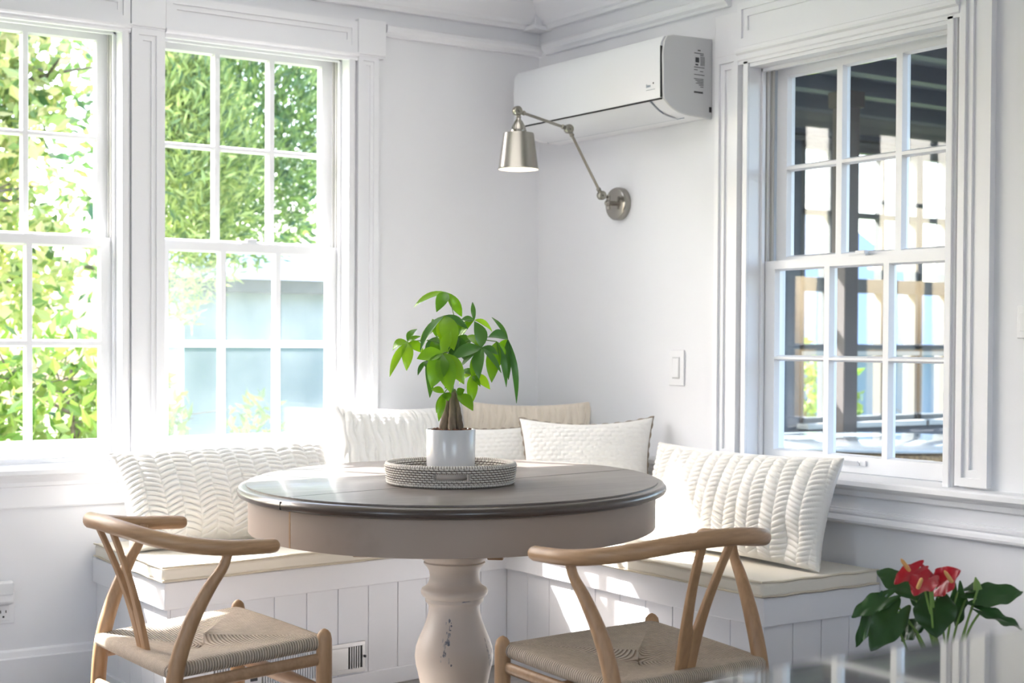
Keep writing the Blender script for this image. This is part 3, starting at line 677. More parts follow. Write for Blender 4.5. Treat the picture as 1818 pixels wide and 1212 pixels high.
cr = [(-0.492, -0.508), (-0.492, -1.812), (-0.02, -1.812), (-0.02, -0.508)]
cushion('seat_cushion', 'cream seat cushion along the bench under the right window', cr, 0.421, 0.470, [cr[0], cr[1], cr[2]])

# vents in the bench front
def front_pt(x, out=0.0):     # point on the left bench front, out = distance proud of the boards
    p0 = Vector((*pin[1], 0)); p1 = Vector((*pin[2], 0)); d = (p1 - p0).normalized(); nrm = Vector((d.y, -d.x, 0))
    s = (x - p0.x) / d.x; return p0 + d * s + nrm * out
def vent(name, label, x0, x1, z0, z1, groups, frame_mat, slat_w, proud):
    c = front_pt((x0 + x1) / 2); t = thing(name, label, 'vent', (c.x, c.y, z0))
    p0 = Vector((*pin[1], 0)); p1 = Vector((*pin[2], 0)); d = (p1 - p0).normalized(); nrm = Vector((d.y, -d.x, 0))
    def W(u, o, z): p = front_pt(x0) + d * u + nrm * o; return (p.x, p.y, z)
    L = (front_pt(x1) - front_pt(x0)).length
    mb = MB(); edges = [0.0]
    for (a, b) in groups: edges += [a * L, b * L]
    edges.append(L)
    zi0, zi1 = z0 + 0.14 * (z1 - z0), z1 - 0.14 * (z1 - z0)
    mb.box((0, 0.0005, z0), (L, proud, zi0), W); mb.box((0, 0.0005, zi1), (L, proud, z1), W)
    for i in range(0, len(edges), 2): mb.box((edges[i], 0.0005, zi0), (edges[i + 1], proud, zi1), W)
    mb.build('frame', frame_mat, t, bevel=0.0012, seg=1)
    for (a, b) in groups:
        sm = MB(); n = max(2, int((b - a) * L / (slat_w * 2)))
        for k in range(1, n): 
            u = a * L + (b - a) * L * k / n; sm.box((u - slat_w / 2, 0.001, zi0), (u + slat_w / 2, proud * 0.8, zi1), W)
        sm.build('slats', frame_mat, t)
    bk = MB(); bk.box((0.004, 0.0003, z0 + 0.004), (L - 0.004, 0.0009, z1 - 0.004), W); bk.build('backing', M['gap'], t)
    return t, W, L
t, W, L = vent('heater_grille', 'long white slotted heater grille low in the bench front', -1.66, -1.24, 0.045, 0.165, [(0.06, 0.26), (0.46, 0.96)], M['plastic'], 0.0045, 0.010)
mb = MB(); mb.box((0.36 * L, 0.010, 0.085), (0.42 * L, 0.0125, 0.125), W); mb.build('control_dial', M['print'], t, bevel=0.001)
t, W, L = vent('air_register', 'small brushed steel air register right of the heater grille', -1.235, -1.075, 0.058, 0.158, [(0.58, 0.92)], M['steel'], 0.004, 0.009)
mb = MB(); mb.box((0.96 * L, 0.008, 0.104), (0.985 * L, 0.016, 0.112), W); mb.build('lever', M['print'], t)

# ================================================================= PILLOWS
def pillow(name, label, group, c, r, lean, w, h, th, pattern, material, roll=0.0, nu=150, nv=96, border=None, amp=0.006, corner=0.07, cell=0.05, crush=None):
    """c: centre, r: horizontal direction, lean: angle the top leans back; n points to the room"""
    r = Vector(r).normalized(); n0 = r.cross(Vector((0, 0, 1))); n0.normalize()
    u = Vector((0, 0, 1)) * math.cos(lean) - n0 * math.sin(lean); n = r.cross(u)
    if roll:
        r, u = r * math.cos(roll) + u * math.sin(roll), u * math.cos(roll) - r * math.sin(roll)
    c = Vector(c)
    t = thing(name, label, 'pillow', c - Vector((0, 0, h / 2)), group=group)
    rnd = random.Random(hash(label) % 1000 if False else len(label) * 7 + int(w * 100))
    ph = rnd.random() * 10
    def outline(s, q):     # s, q in [-1, 1]
        x = s * w / 2 * (1 - corner * (1 - q * q) * abs(s) ** 2)
        y = q * h / 2 * (1 - corner * 1.3 * (1 - s * s) * abs(q) ** 2)
        return x, y
    def thick(s, q):
        e = max(0.0, (1 - s ** 2) * (1 - q ** 2)); return th / 2 * e ** 0.42
    def pat(x, y):
        if pattern == 'braid':     # columns of plump slanting stitches
            cw = cell; k = x / cw; kk = math.floor(k); f = k - kk; sgn = 1 if int(kk) % 2 == 0 else -1
            yy = y / (cell * 0.34) + sgn * (f - 0.5) * 0.85 + 0.5 * (kk % 2) + 0.22 * math.sin(kk * 2.1 + y * 24) + 0.12 * math.sin(x * 61 + y * 13)
            a = abs(math.sin(PI * yy)) ** 0.55; b = max(0.0, math.sin(PI * f)) ** 0.5
            return a * b
        if pattern == 'rib':
            xx = x / cell + 0.22 * math.sin(y * 34 + math.floor(x / cell) * 2.2) + 0.1 * math.sin(y * 71)
            return abs(math.sin(PI * xx)) ** 0.7 * (0.85 + 0.15 * abs(math.sin(y * 240)))
        yy = y / cell; row = math.floor(yy); xx = x / (cell * 1.5) + 0.5 * (int(row) % 2)
        return (abs(math.sin(PI * yy)) * abs(math.sin(PI * xx))) ** 0.6
    def side(sg):
        def fn(a, b):
            # denser near the rims
            s = math.sin((a - 0.5) * PI) * 0.35 + (a - 0.5) * 2 * 0.65; q = math.sin((b - 0.5) * PI) * 0.35 + (b - 0.5) * 2 * 0.65
            x, y = outline(s, q); z = thick(s, q)
            soft = min(1.0, (1 - abs(s)) * 9, (1 - abs(q)) * 7)
            d = pat(x, y) * amp * (0.35 + 0.65 * soft)
            wr = 0.010 * mnoise.noise(Vector((x * 7 + ph, y * 7, sg * 3.0))) * soft
            if crush: wr -= crush[3] * math.exp(-((x - crush[0]) ** 2 + (y - crush[1]) ** 2) / crush[2] ** 2) 
            z = z + d + wr if sg > 0 else -(z + d * 0.5)
            if abs(s) > 0.9999 or abs(q) > 0.9999: z = 0
            sag = -0.018 * (1 - q) * 0.5 * (1 - s * s)
            return c + r * x + u * (y + sag * 0.3) + n * (z)
        return fn
    mb = MB(); mb.grid(side(1), nu, nv); mb.grid(side(-1), max(20, nu // 3), max(16, nv // 3))
    mb.build('pillow_cover', material, t, smooth=180, recalc=False)
    if border:
        pts = []
        N_ = 46
        for (s0, q0, s1, q1) in ((-1, -1, 1, -1), (1, -1, 1, 1), (1, 1, -1, 1), (-1, 1, -1, -1)):
            for k in range(N_):
                f = k / N_; x, y = outline(s0 + (s1 - s0) * f, q0 + (q1 - q0) * f)
                pts.append(c + r * x * 1.005 + u * y * 1.005)
        rad = [0.0052 if i % 4 < 2 else 0.0022 for i in range(len(pts))]
        bm_ = MB(); bm_.tube(pts, rad, n=6, closed=True); bm_.build('edge_stitching', border, t, smooth=60)
    return t
rA = (1, 0, 0); rB = (0, -1, 0)
pillow('throw_pillow', 'long chunky braided cream pillow under the left windows', None, (-1.405, -0.235, 0.630), (1, 0.03, 0), 0.50, 0.79, 0.345, 0.20, 'braid', M['knit'], nu=360, nv=190, amp=0.014, cell=0.054, roll=0.015)
pillow('throw_pillow', 'long chunky braided cream pillow under the right window', None, (-0.205, -1.375, 0.640), (0.02, -1, 0), 0.30, 0.83, 0.345, 0.16, 'braid', M['knit'], nu=360, nv=180, amp=0.011, cell=0.048, crush=(0.30, -0.10, 0.05, 0.03))
pillow('throw_pillow', 'white wavy-ribbed pillow right of the middle window', 'ribbed corner pillows', (-0.755, -0.205, 0.697), (1, -0.04, 0), 0.27, 0.49, 0.445, 0.17, 'rib', M['knit_white'], nu=240, nv=110, amp=0.010, cell=0.030, roll=-0.03)
pillow('throw_pillow', 'tan wavy-ribbed pillow at the back of the corner', 'ribbed corner pillows', (-0.212, -0.232, 0.697), (0.80, -0.60, 0), 0.22, 0.50, 0.455, 0.13, 'rib', M['knit_tan'], nu=220, nv=100, amp=0.009, cell=0.028)
pillow('throw_pillow', 'white woven pillow with brown stitched edge, half behind its twin', 'white woven pillows', (-0.460, -0.425, 0.662), (0.86, -0.50, 0), 0.30, 0.38, 0.375, 0.10, 'dimple', M['weave_white'], nu=160, nv=120, amp=0.003, cell=0.016, border=M['stitch'], roll=0.04)
pillow('throw_pillow', 'white woven pillow with brown stitched edge, in front at corner right', 'white woven pillows', (-0.270, -0.690, 0.680), (0.80, -0.60, 0), 0.32, 0.475, 0.41, 0.16, 'dimple', M['weave_white'], nu=180, nv=130, amp=0.004, cell=0.017, border=M['stitch'], roll=0.015, corner=0.11)

# ================================================================= TABLE
TC = Vector((-1.22, -1.345, 0)); EA = Vector((0.648, 0.762, 0)); EB = Vector((-0.762, 0.648, 0)); SA, SB = 0.725, 0.588
table = thing('pedestal_table', 'oval pedestal dining table with dark stained top and cream turned base', 'table', TC)
def ring(o, z, n=120):
    return [TC + EA * ((SA + o) * math.cos(2 * PI * k / n)) + EB * ((SB + o) * math.sin(2 * PI * k / n)) + Vector((0, 0, z)) for k in range(n)]
def loft(mb, prof, n=120, capt=True, capb=True):
    o = len(mb.v)
    for off, z in prof: mb.v += ring(off, z, n)
    for j in range(len(prof) - 1):
        for k in range(n):
            k2 = (k + 1) % n; mb.f.append((o + j * n + k, o + j * n + k2, o + (j + 1) * n + k2, o + (j + 1) * n + k))
    if capb: mb.f.append(tuple(o + k for k in range(n - 1, -1, -1)))
    if capt: mb.f.append(tuple(o + (len(prof) - 1) * n + k for k in range(n)))
mb = MB(); loft(mb, [(-0.0265, 0.7275), (-0.0245, 0.7285), (-0.024, 0.7595), (-0.026, 0.76)])
top = mb.build('tabletop', M['top'], table, smooth=35)
mb = MB(); loft(mb, [(-0.0238, 0.727), (-0.012, 0.727), (-0.003, 0.731), (0.0, 0.738), (-0.001, 0.745), (-0.006, 0.751), (-0.014, 0.7545), (-0.021, 0.7548), (-0.0238, 0.7555)], capt=False, capb=False)
for k in range(120): mb.f.append((k, (k + 1) % 120, 8 * 120 + (k + 1) % 120, 8 * 120 + k))
mb.build('rim', M['rim'], table, smooth=35)
mb = MB(); loft(mb, [(-0.042, 0.634), (-0.036, 0.6325), (-0.030, 0.634), (-0.030, 0.727), (-0.042, 0.727)], capb=False, capt=False)
o = len(mb.f); n = 120
for k in range(n): mb.f.append((k, (k + 1) % n, 4 * n + (k + 1) % n, 4 * n + k))
apron = mb.build('apron', M['cream_shaded'], table, smooth=35)
sd = Vector((0.985, 0.17, 0)).normalized(); sp = Vector((-1.22, -1.462, 0)); sn = Vector((-sd.y, sd.x, 0))
def hit(off, sgn):
    best = None
    for i in range(4000):
        q = sp + sd * (sgn * i * 0.0003); v = q - TC
        if (v.dot(EA) / (SA + off)) ** 2 + (v.dot(EB) / (SB + off)) ** 2 >= 1: return q
a, b = hit(-0.026, -1), hit(-0.026, 1)
mb = MB(); q = [a - sn * 0.0009, b - sn * 0.0009, b + sn * 0.0009, a + sn * 0.0009]
mb.hexa([(p.x, p.y, 0.7585) for p in q] + [(p.x, p.y, 0.7603) for p in q]); mb.build('leaf_seam', M['gap'], top)
for s in (-1, 1):
    e = hit(-0.0305, s); mb = MB()
    q = [e - sn * 0.003 - sd * s * 0.004, e + sn * 0.003 - sd * s * 0.004, e + sn * 0.003 + sd * s * 0.0012, e - sn * 0.003 + sd * s * 0.0012]
    mb.hexa([(p.x, p.y, 0.634) for p in q] + [(p.x, p.y, 0.726) for p in q]); mb.build('apron_seam', M['ash_dark'], apron)
    e = hit(-0.004, s); mb = MB()
    q = [e - sn * 0.0005 - sd * s * 0.01, e + sn * 0.0005 - sd * s * 0.01, e + sn * 0.0005 + sd * s * 0.0043, e - sn * 0.0005 + sd * s * 0.0043]
    mb.hexa([(p.x, p.y, 0.730) for p in q] + [(p.x, p.y, 0.7500) for p in q]); mb.build('rim_seam', M['gap'], top)
# extension slides under the top
for dy in (-0.17, 0.17):
    mb = MB(); c0 = TC + Vector((0, dy, 0)); 
    ax = EA; bx = EB; ln = 0.46
    q = [TC + bx * (dy - 0.02) - ax * ln, TC + bx * (dy - 0.02) + ax * ln, TC + bx * (dy + 0.02) + ax * ln, TC + bx * (dy + 0.02) - ax * ln]
    mb.hexa([(p.x, p.y, 0.60) for p in q] + [(p.x, p.y, 0.727) for p in q]); mb.build('slide_rail', M['ash_dark'], table, bevel=0.003)
CC = Vector((-1.228, -1.357, 0))
prof = [(0.09, 0.08), (0.085, 0.13), (0.088, 0.165), (0.0955, 0.195), (0.101, 0.222), (0.107, 0.245), (0.1095, 0.268), (0.107, 0.292), (0.099, 0.315), (0.088, 0.340), (0.078, 0.365), (0.072, 0.390), (0.0715, 0.408),
        (0.075, 0.414), (0.081, 0.420), (0.0815, 0.427), (0.080, 0.430), (0.087, 0.434), (0.0925, 0.441), (0.0935, 0.448), (0.090, 0.456), (0.081, 0.461), (0.074, 0.468), (0.0695, 0.480), (0.0685, 0.492),
        (0.071, 0.505), (0.077, 0.516), (0.084, 0.523), (0.086, 0.528), (0.082, 0.530), (0.082, 0.532), (0.090, 0.537), (0.0945, 0.548), (0.0955, 0.562), (0.0955, 0.600)]
mb = MB(); mb.lathe(prof, CC, 64); col_ = mb.build('pedestal_column', M['cream'], table, smooth=40)
mb = MB(); mb.box((CC.x - 0.20, CC.y - 0.20, 0.600), (CC.x + 0.20, CC.y + 0.20, 0.640)); mb.build('mounting_block', M['cream'], table, bevel=0.008)
# worn marks on the turned bulb (paint rubbed through)
rn = random.Random(5)
mk = MB()
def bulb_r(z):
    for (r0, z0), (r1, z1) in zip(prof, prof[1:]):
        if z0 <= z <= z1: return r0 + (r1 - r0) * (z - z0) / (z1 - z0)
    return 0.09
def speck(ang, z, w, h):
    pts = []; K = 7
    for k in range(K):
        th = 2 * PI * k / K; rr = 0.7 + 0.5 * rn.random()
        a2 = ang + w / 0.1 * math.cos(th) * rr; z2 = z + h * math.sin(th) * rr
        R_ = bulb_r(z2) + 0.0006; pts.append((CC.x + R_ * math.cos(a2), CC.y + R_ * math.sin(a2), z2))
    mk.add(pts, [tuple(range(K))])
va = math.atan2(CAM.y - CC.y, CAM.x - CC.x)      # the worn side faces the room
for i in range(26):
    z = 0.375 - 0.11 * (i / 26) + rn.uniform(-0.008, 0.008); speck(va - 0.16 + rn.gauss(0, 0.07) - 0.10 * (i / 26), z, rn.uniform(0.001, 0.004), rn.uniform(0.002, 0.008))
mk.build('worn_mark', M['scuff'], col_); mk = MB()
for i in range(16): speck(va + 1.12 + rn.gauss(0, 0.09), rn.uniform(0.255, 0.33), rn.uniform(0.001, 0.003), rn.uniform(0.003, 0.010))
mk.build('worn_mark', M['scuff'], col_); mk = MB()
for i in range(6): speck(va + 0.30 + 0.05 * i, 0.4285, 0.004, 0.0015)
mk.build('worn_mark', M['scuff'], col_)
# base: drum with four scrolled feet
mb = MB(); mb.lathe([(0.12, 0.035), (0.125, 0.04), (0.125, 0.075), (0.112, 0.09), (0.095, 0.098)], CC, 48); mb.build('base_drum', M['cream'], table, smooth=40)
for k in range(4):
    a = va - 0.35 + k * PI / 2; d = Vector((math.cos(a), math.sin(a), 0))
    path = catmull([CC + d * 0.07 + Vector((0, 0, 0.075)), CC + d * 0.16 + Vector((0, 0, 0.085)), CC + d * 0.25 + Vector((0, 0, 0.065)), CC + d * 0.33 + Vector((0, 0, 0.045)), CC + d * 0.40 + Vector((0, 0, 0.037))], 6)
    mb = MB(); mb.tube(path, [(0.036 - 0.008 * i / len(path), 0.034) for i in range(len(path))], n=14, flat=(-d.y, d.x, 0)); mb.build('foot', M['cream'], table, smooth=50)

# ================================================================= TRAY, POT, MONEY TREE
TY = Vector((-1.308, -1.464, 0.7605)); TR, TH = 0.168, 0.056
tray = thing('rattan_tray', 'round grey-washed rattan tray with cut-out handles on the table', 'tray', TY)
va_t = math.atan2(CAM.y - TY.y, CAM.x - TY.x) + 0.02
ROWS, ST = 8, 84
def tray_wall(sg):
    def fn(a, b):
        ang = 2 * PI * a + va_t; row = b * ROWS; ri = min(ROWS - 1, int(row)); fr_ = row - ri
        ph = a * ST + 0.5 * (ri % 2); fx = ph - math.floor(ph)
        hgt = (math.sin(PI * fr_) ** 0.5) * (0.12 + 0.88 * abs(math.sin(PI * (fx + 0.18 * fr_))) ** 0.7)
        R_ = TR - 0.003 + 0.006 * b + sg * 0.0035 + sg * 0.0052 * hgt
        return TY + Vector((R_ * math.cos(ang), R_ * math.sin(ang), 0.002 + b * (TH - 0.006)))
    return fn
HW = 0.046 / TR / (2 * PI)     # half slot width as a share of the circle
def in_slot(a, b):
    d = min(abs(a), abs(a - 1), abs(a - 0.5)); return d < HW and 0.33 < b < 0.74
NU, NV = ST * 6, ROWS * 6
mb = MB(); mb.att = []
for sg in (1, -1):
    fn = tray_wall(sg); mb.grid(fn, NU, NV, wrap=True, keep=lambda a, b: not in_slot(a, b))
    for j in range(NV + 1):
        for i in range(NU):
            a, b = i / NU, j / NV; row = b * ROWS; ri = min(ROWS - 1, int(row)); fr_ = row - ri; fx = (a * ST + 0.5 * (ri % 2)) % 1
            mb.att.append((math.sin(PI * fr_) ** 0.5) * (0.12 + 0.88 * abs(math.sin(PI * (fx + 0.18 * fr_))) ** 0.7))
mb.build('woven_wall', M['rattan'], tray, smooth=60, recalc=False)
def wrapped_ring(z, R_, rr, name):
    mb = MB(); mb.att = []
    N_ = 150 * 4
    def fn(a, b):
        ang = 2 * PI * a; th = 2 * PI * b; hh = abs(math.sin(PI * a * 150)) ** 0.6; r_ = rr * (0.78 + 0.22 * hh)
        return TY + Vector(((R_ + r_ * math.cos(th)) * math.cos(ang), (R_ + r_ * math.cos(th)) * math.sin(ang), z + r_ * math.sin(th)))
    mb.grid(fn, N_, 10, wrap=True)
    for j in range(11):
        for i in range(N_): mb.att.append(0.15 + 0.75 * abs(math.sin(PI * i / N_ * 150)) ** 0.6)
    mb.build(name, M['rattan'], tray, smooth=60)
wrapped_ring(TH - 0.003, TR + 0.003, 0.0062, 'rim'); wrapped_ring(0.006, TR - 0.002, 0.006, 'base_ring')
mb = MB(); mb.att = []
mb.lathe([(0.001, 0.002), (TR - 0.004, 0.002), (TR - 0.004, 0.007), (0.001, 0.007)], TY, 64, cap=False); mb.att = [0.55] * len(mb.v); mb.build('tray_floor', M['rattan'], tray)
for ctr in (0.0, 0.5):      # wrapped binding round each hand slot
    mb = MB(); mb.att = []
    corners = [(-HW, 0.33), (HW, 0.33), (HW, 0.74), (-HW, 0.74)]
    for e in range(4):
        (a0, b0), (a1, b1) = corners[e], corners[(e + 1) % 4]
        K = 40 if e % 2 == 0 else 16; pts = []
        for k in range(K + 1):
            f = k / K; a = ctr + a0 + (a1 - a0) * f; b = b0 + (b1 - b0) * f; ang = 2 * PI * a + va_t; R_ = TR - 0.003 + 0.006 * b
            pts.append(TY + Vector((R_ * math.cos(ang), R_ * math.sin(ang), 0.002 + b * (TH - 0.006))))
        o = len(mb.v); rad = [(0.0068 if e % 2 else 0.0034) * (0.72 + 0.28 * (k % 2)) for k in range(K + 1)]
        mb.tube(pts, [(r_, r_ * (0.6 if e % 2 == 0 else 0.95)) for r_ in rad], n=8, flat=(0, 0, 1) if e % 2 == 0 else None)
        for k in range(K + 1): mb.att += [0.3 + 0.4 * (k % 2)] * 8
    mb.build('handle_binding', M['rattan'], tray, smooth=40)

PC = Vector((-1.308, -1.464, 0.7685))
tree = thing('potted_money_tree', 'leafy money tree with braided trunks in a white pot on the tray', 'potted plant', PC)
mb = MB(); mb.lathe([(0.001, 0.0), (0.036, 0.0), (0.050, 0.004), (0.060, 0.014), (0.0645, 0.030), (0.0655, 0.05), (0.0665, 0.136), (0.0655, 0.1375), (0.0625, 0.1375), (0.0615, 0.135), (0.0605, 0.118), (0.001, 0.118)], PC, 64, cap=False)
mb.build('pot', M['ceramic'], tree, smooth=40)
mb = MB(); rn = random.Random(3)
def soil(a, b):
    r_ = 0.0602 * b; an = 2 * PI * a
    return PC + Vector((r_ * math.cos(an), r_ * math.sin(an), 0.1345 + 0.005 * mnoise.noise(Vector((60 * r_ * math.cos(an), 60 * r_ * math.sin(an), 1))) * (1 if b < 0.97 else 0.3)))
mb.grid(soil, 40, 14, wrap=True); sl = mb.build('soil', M['soil'], tree, smooth=40)
mb = MB()
for i in range(60):
    a = rn.random() * 2 * PI; r_ = 0.056 * math.sqrt(rn.random()); mb.ball(PC + Vector((r_ * math.cos(a), r_ * math.sin(a), 0.1375)), rn.uniform(0.002, 0.0042), 6, (1.4, 1, 0.7))
mb.build('bark_chips', M['soil'], sl, smooth=60)
for pts, r0, r1 in TRUNKS:
    P = catmull([pts[0] if False else (pts[0][0], pts[0][1], PC.z + 0.128)] + [p for p in pts[1:]], 8)
    K = len(P); rad = [(r0 * (1 - i / (K - 1)) ** 0.8 + r1 * (i / (K - 1))) * (0.96 + 0.06 * math.sin(i * 2.3)) for i in range(K)]
    mb = MB(); mb.tube(P, rad, n=14); mb.build('trunk', M['bark'], tree, smooth=60)
def leaf(mb, base, tip, w, nrm, droop=0.1, fold=0.25, seg=8, shape=0.75, wave=0.0):
    b = Vector(base); t_ = Vector(tip); ax = t_ - b; L = ax.length; ax.normalize()
    side = ax.cross(Vector(nrm)); side.normalize(); nn = side.cross(ax); nn.normalize()
    o = len(mb.v)
    for i in range(seg + 1):
        f = i / seg; wd = w / 2 * (math.sin(PI * f ** shape) ** 0.85) if 0 < i < seg else 0.0006
        c = b + ax * (L * f) + nn * (droop * L * (math.sin(PI * f)))
        for s in (-1, 0, 1):
            mb.v.append(c + side * (s * wd) + nn * (fold * wd * abs(s) + wave * w * math.sin(f * 9 + s)))
    for i in range(seg):
        for s in (0, 1):
            a = o + i * 3 + s; mb.f.append((a, a + 1, a + 4, a + 3))
tocam = (CAM - PC).normalized()
mbs = {0: MB(), 2: MB()}
rn = random.Random(11)
for base, tip, w, k in LEAVES:
    kk = 2 if k == 2 else 0
    nrm = tocam * 0.9 + Vector((0, 0, 0.7)) + Vector((rn.uniform(-.35, .35), rn.uniform(-.35, .35), rn.uniform(-.2, .2)))
    leaf(mbs[kk], base, tip, w * 1.12, nrm, droop=rn.uniform(0.07, 0.15), fold=rn.uniform(0.2, 0.5), shape=0.88, wave=0.012)
mbs[0].build('foliage', M['leaf'], tree, smooth=80, recalc=False)
mbs[2].build('foliage', M['leaf_dark'], tree, smooth=80, recalc=False)
mb = MB()
core = [Vector(p) for p in STEM_CORE]; P = catmull(core, 5); mb.tube(P, [0.0042 - 0.0022 * i / len(P) for i in range(len(P))], n=8)
for h in HUBS:
    h = Vector(h); q = min(P, key=lambda p: abs(p.z - (h.z - 0.02)) + 0.3 * (p - h).length)
    mid = q.lerp(h, 0.5) + Vector((0, 0, 0.014)); mb.tube(catmull([q, mid, h], 6), 0.0014, n=6)
mb.build('stems', M['stem'], tree, smooth=60)

# ================================================================= CHAIRS (bent-rail, Y back, paper cord seat)
def make_chair(label, loc, rot):
    t = thing('dining_chair', label, 'chair', loc, rot, group='wooden chairs with woven seats', local=True)
    V = Vector
    # steam-bent top rail
    R0 = [(0.257, 0.085, 0.687), (0.263, 0.025, 0.689), (0.263, -0.045, 0.692), (0.243, -0.118, 0.701), (0.190, -0.178, 0.714), (0.105, -0.212, 0.726), (0.0, -0.222, 0.731)]
    pts = catmull(R0 + [(-x, y, z) for x, y, z in reversed(R0[:-1])], 8)
    n = len(pts); rad = []
    for i in range(n):
        f = abs(i / (n - 1) - 0.5) * 2
        r = 0.0165 - 0.001 * (1 - f)
        e = min(i, n - 1 - i); r *= (0.55, 0.82, 0.95)[e] if e < 3 else 1
        rad.append((r * (1.0 + 0.25 * (1 - f)), r))
    mb = MB(); mb.tube(pts, rad, n=14, flat=(0, 0, 1)); mb.build('top_rail', M['ash_rail'], t, smooth=60)
    for s in (1, -1):
        P = catmull([(s * 0.232, -0.158, 0.0), (s * 0.230, -0.158, 0.14), (s * 0.227, -0.152, 0.30), (s * 0.224, -0.142, 0.42), (s * 0.228, -0.112, 0.52), (s * 0.238, -0.072, 0.60), (s * 0.246, -0.040, 0.65), (s * 0.249, -0.028, 0.69)], 6)
        k = len(P); rr = lerp_list([0.0125, 0.0155, 0.0175, 0.0185, 0.0175, 0.0145, 0.0115, 0.0105], 6)
        mb = MB(); mb.tube(P, rr, n=14); mb.build('rear_leg', M['ash'], t, smooth=60)
        P = [V((s * 0.232, 0.214, z)) for z in (0, 0.12, 0.30, 0.42, 0.46, 0.474, 0.481, 0.4845)]
        mb = MB(); mb.tube(P, [0.0125, 0.0155, 0.0185, 0.0185, 0.0180, 0.0150, 0.009, 0.002], n=16, flat=(1, 0, 0)); mb.build('front_leg', M['ash'], t, smooth=60)
        mb = MB(); mb.tube([(s * 0.230, 0.205, 0.275), (s * 0.229, 0.0, 0.272), (s * 0.227, -0.155, 0.27)], [(0.016, 0.008), (0.019, 0.009), (0.016, 0.008)], n=12, flat=(0, 0, 1)); mb.build('side_stretcher', M['ash_dark'], t, smooth=60)
        mb = MB(); mb.tube([(s * 0.232, 0.205, 0.416), (s * 0.226, -0.148, 0.393)], [(0.014, 0.008), (0.014, 0.008)], n=10, flat=(0, 0, 1)); mb.build('seat_rail', M['ash_dark'], t, smooth=60)
    for (y, z, w, nm) in ((0.212, 0.34, 0.23, 'front_stretcher'), (-0.156, 0.32, 0.225, 'rear_stretcher')):
        mb = MB(); mb.tube([(-w, y, z), (0, y, z), (w, y, z)], [(0.015, 0.009), (0.020, 0.010), (0.015, 0.009)], n=12, flat=(0, 0, 1)); mb.build(nm, M['ash_dark'], t, smooth=60)
    # Y shaped splat, a bent flat board with a forked top
    def spine(z):     # y of the splat at height z
        f = (z - 0.40) / 0.33; return -0.118 - 0.103 * f + 0.012 * math.sin(PI * f)
    zf = 0.525
    left = [(-0.026, 0.395), (-0.028, 0.44), (-0.030, 0.48), (-0.033, 0.525), (-0.037, 0.57), (-0.044, 0.63), (-0.051, 0.69), (-0.055, 0.727)]
    inner = [(-0.035, 0.727), (-0.030, 0.69), (-0.022, 0.63), (-0.013, 0.575), (-0.006, zf + 0.010), (0.0, zf)]
    prof = left + inner + [(-x, z) for x, z in reversed(inner[:-1])] + [(-x, z) for x, z in reversed(left)]
    th = 0.006
    mb = MB()
    half = left + inner[:-1] + [(0.0, zf)]
    # strip the half outline into quads between outer and inner edges
    outer = left; nO = len(outer)
    def in_x(z):
        if z <= zf: return 0.0
        io = sorted(inner, key=lambda p: p[1])
        for (x0, z0), (x1, z1) in zip(io, io[1:]):
            if z0 <= z <= z1: return x0 + (x1 - x0) * (z - z0) / (z1 - z0)
        return inner[0][0]
    zsamp = [0.395 + (0.727 - 0.395) * i / 36 for i in range(37)]
    def out_x(z):
        for (x0, z0), (x1, z1) in zip(left, left[1:]):
            if z0 <= z <= z1 + 1e-6: return x0 + (x1 - x0) * (z - z0) / (z1 - z0)
        return left[-1][0]
    for s in (1, -1):
        o = len(mb.v)
        for z in zsamp:
            y = spine(z)
            mb.v += [V((s * out_x(z), y + th, z)), V((s * in_x(z), y + th, z)), V((s * in_x(z), y - th, z)), V((s * out_x(z), y - th, z))]
        for i in range(len(zsamp) - 1):
            for a, b in ((0, 1), (1, 2), (2, 3), (3, 0)):
                mb.f.append((o + i * 4 + a, o + i * 4 + b, o + (i + 1) * 4 + b, o + (i + 1) * 4 + a))
        mb.f.append((o, o + 1, o + 2, o + 3)); e = o + (len(zsamp) - 1) * 4; mb.f.append((e, e + 1, e + 2, e + 3))
    mb.build('back_splat', M['ash'], t, smooth=50, bevel=0.0025)
    # paper cord seat: four wrapped rails and four sectors meeting in the middle
    C4 = [V((-0.222, 0.205, 0.451)), V((0.222, 0.205, 0.451)), V((0.212, -0.148, 0.424)), V((-0.212, -0.148, 0.424))]
    mid = V((0, 0.020, 0.437)); PITCH = 0.0062
    mb = MB(); mb.uv = []
    for e in range(4):
        a, b = C4[e], C4[(e + 1) % 4]; L = (b - a).length; d = (b - a) / L
        nu, nv = 40, 14
        inw = (mid - (a + b) / 2); inw.z = 0; inw -= d * inw.dot(d); inw.normalize()
        o = len(mb.v)
        for j in range(nv + 1):
            for i in range(nu + 1):
                fu = i / nu; fv = j / nv
                edge = a + (b - a) * fu
                bow = 0.004 * math.sin(PI * fu) * (1 if e != 2 else 0.4)
                if fv < 0.42:      # wraps round the rail from underneath, over the outside to the top
                    th_ = -PI * 0.55 + (fv / 0.42) * PI * 1.05
                    p = edge - inw * (0.016 * math.cos(th_) + bow) + V((0, 0, 0.0165 * math.sin(th_) + 0.002))
                    uvx = fu * L
                else:
                    g = (fv - 0.42) / 0.58
                    p0 = edge + inw * 0.0 + V((0, 0, 0.0185)); 
                    p = p0.lerp(mid, g); p.z = p0.z - 0.015 * math.sin(g * PI / 2) * (0.55 + 0.45 * math.sin(PI * fu)) - 0.006 * g
                    if e == 2: p.z += 0.0
                    uvx = d.dot(p - a)
                mb.v.append(p); mb.uv.append((uvx / PITCH, (p - edge).dot(inw) / PITCH))
        for j in range(nv):
            for i in range(nu):
                q = o + j * (nu + 1) + i; mb.f.append((q, q + 1, q + nu + 2, q + nu + 1))
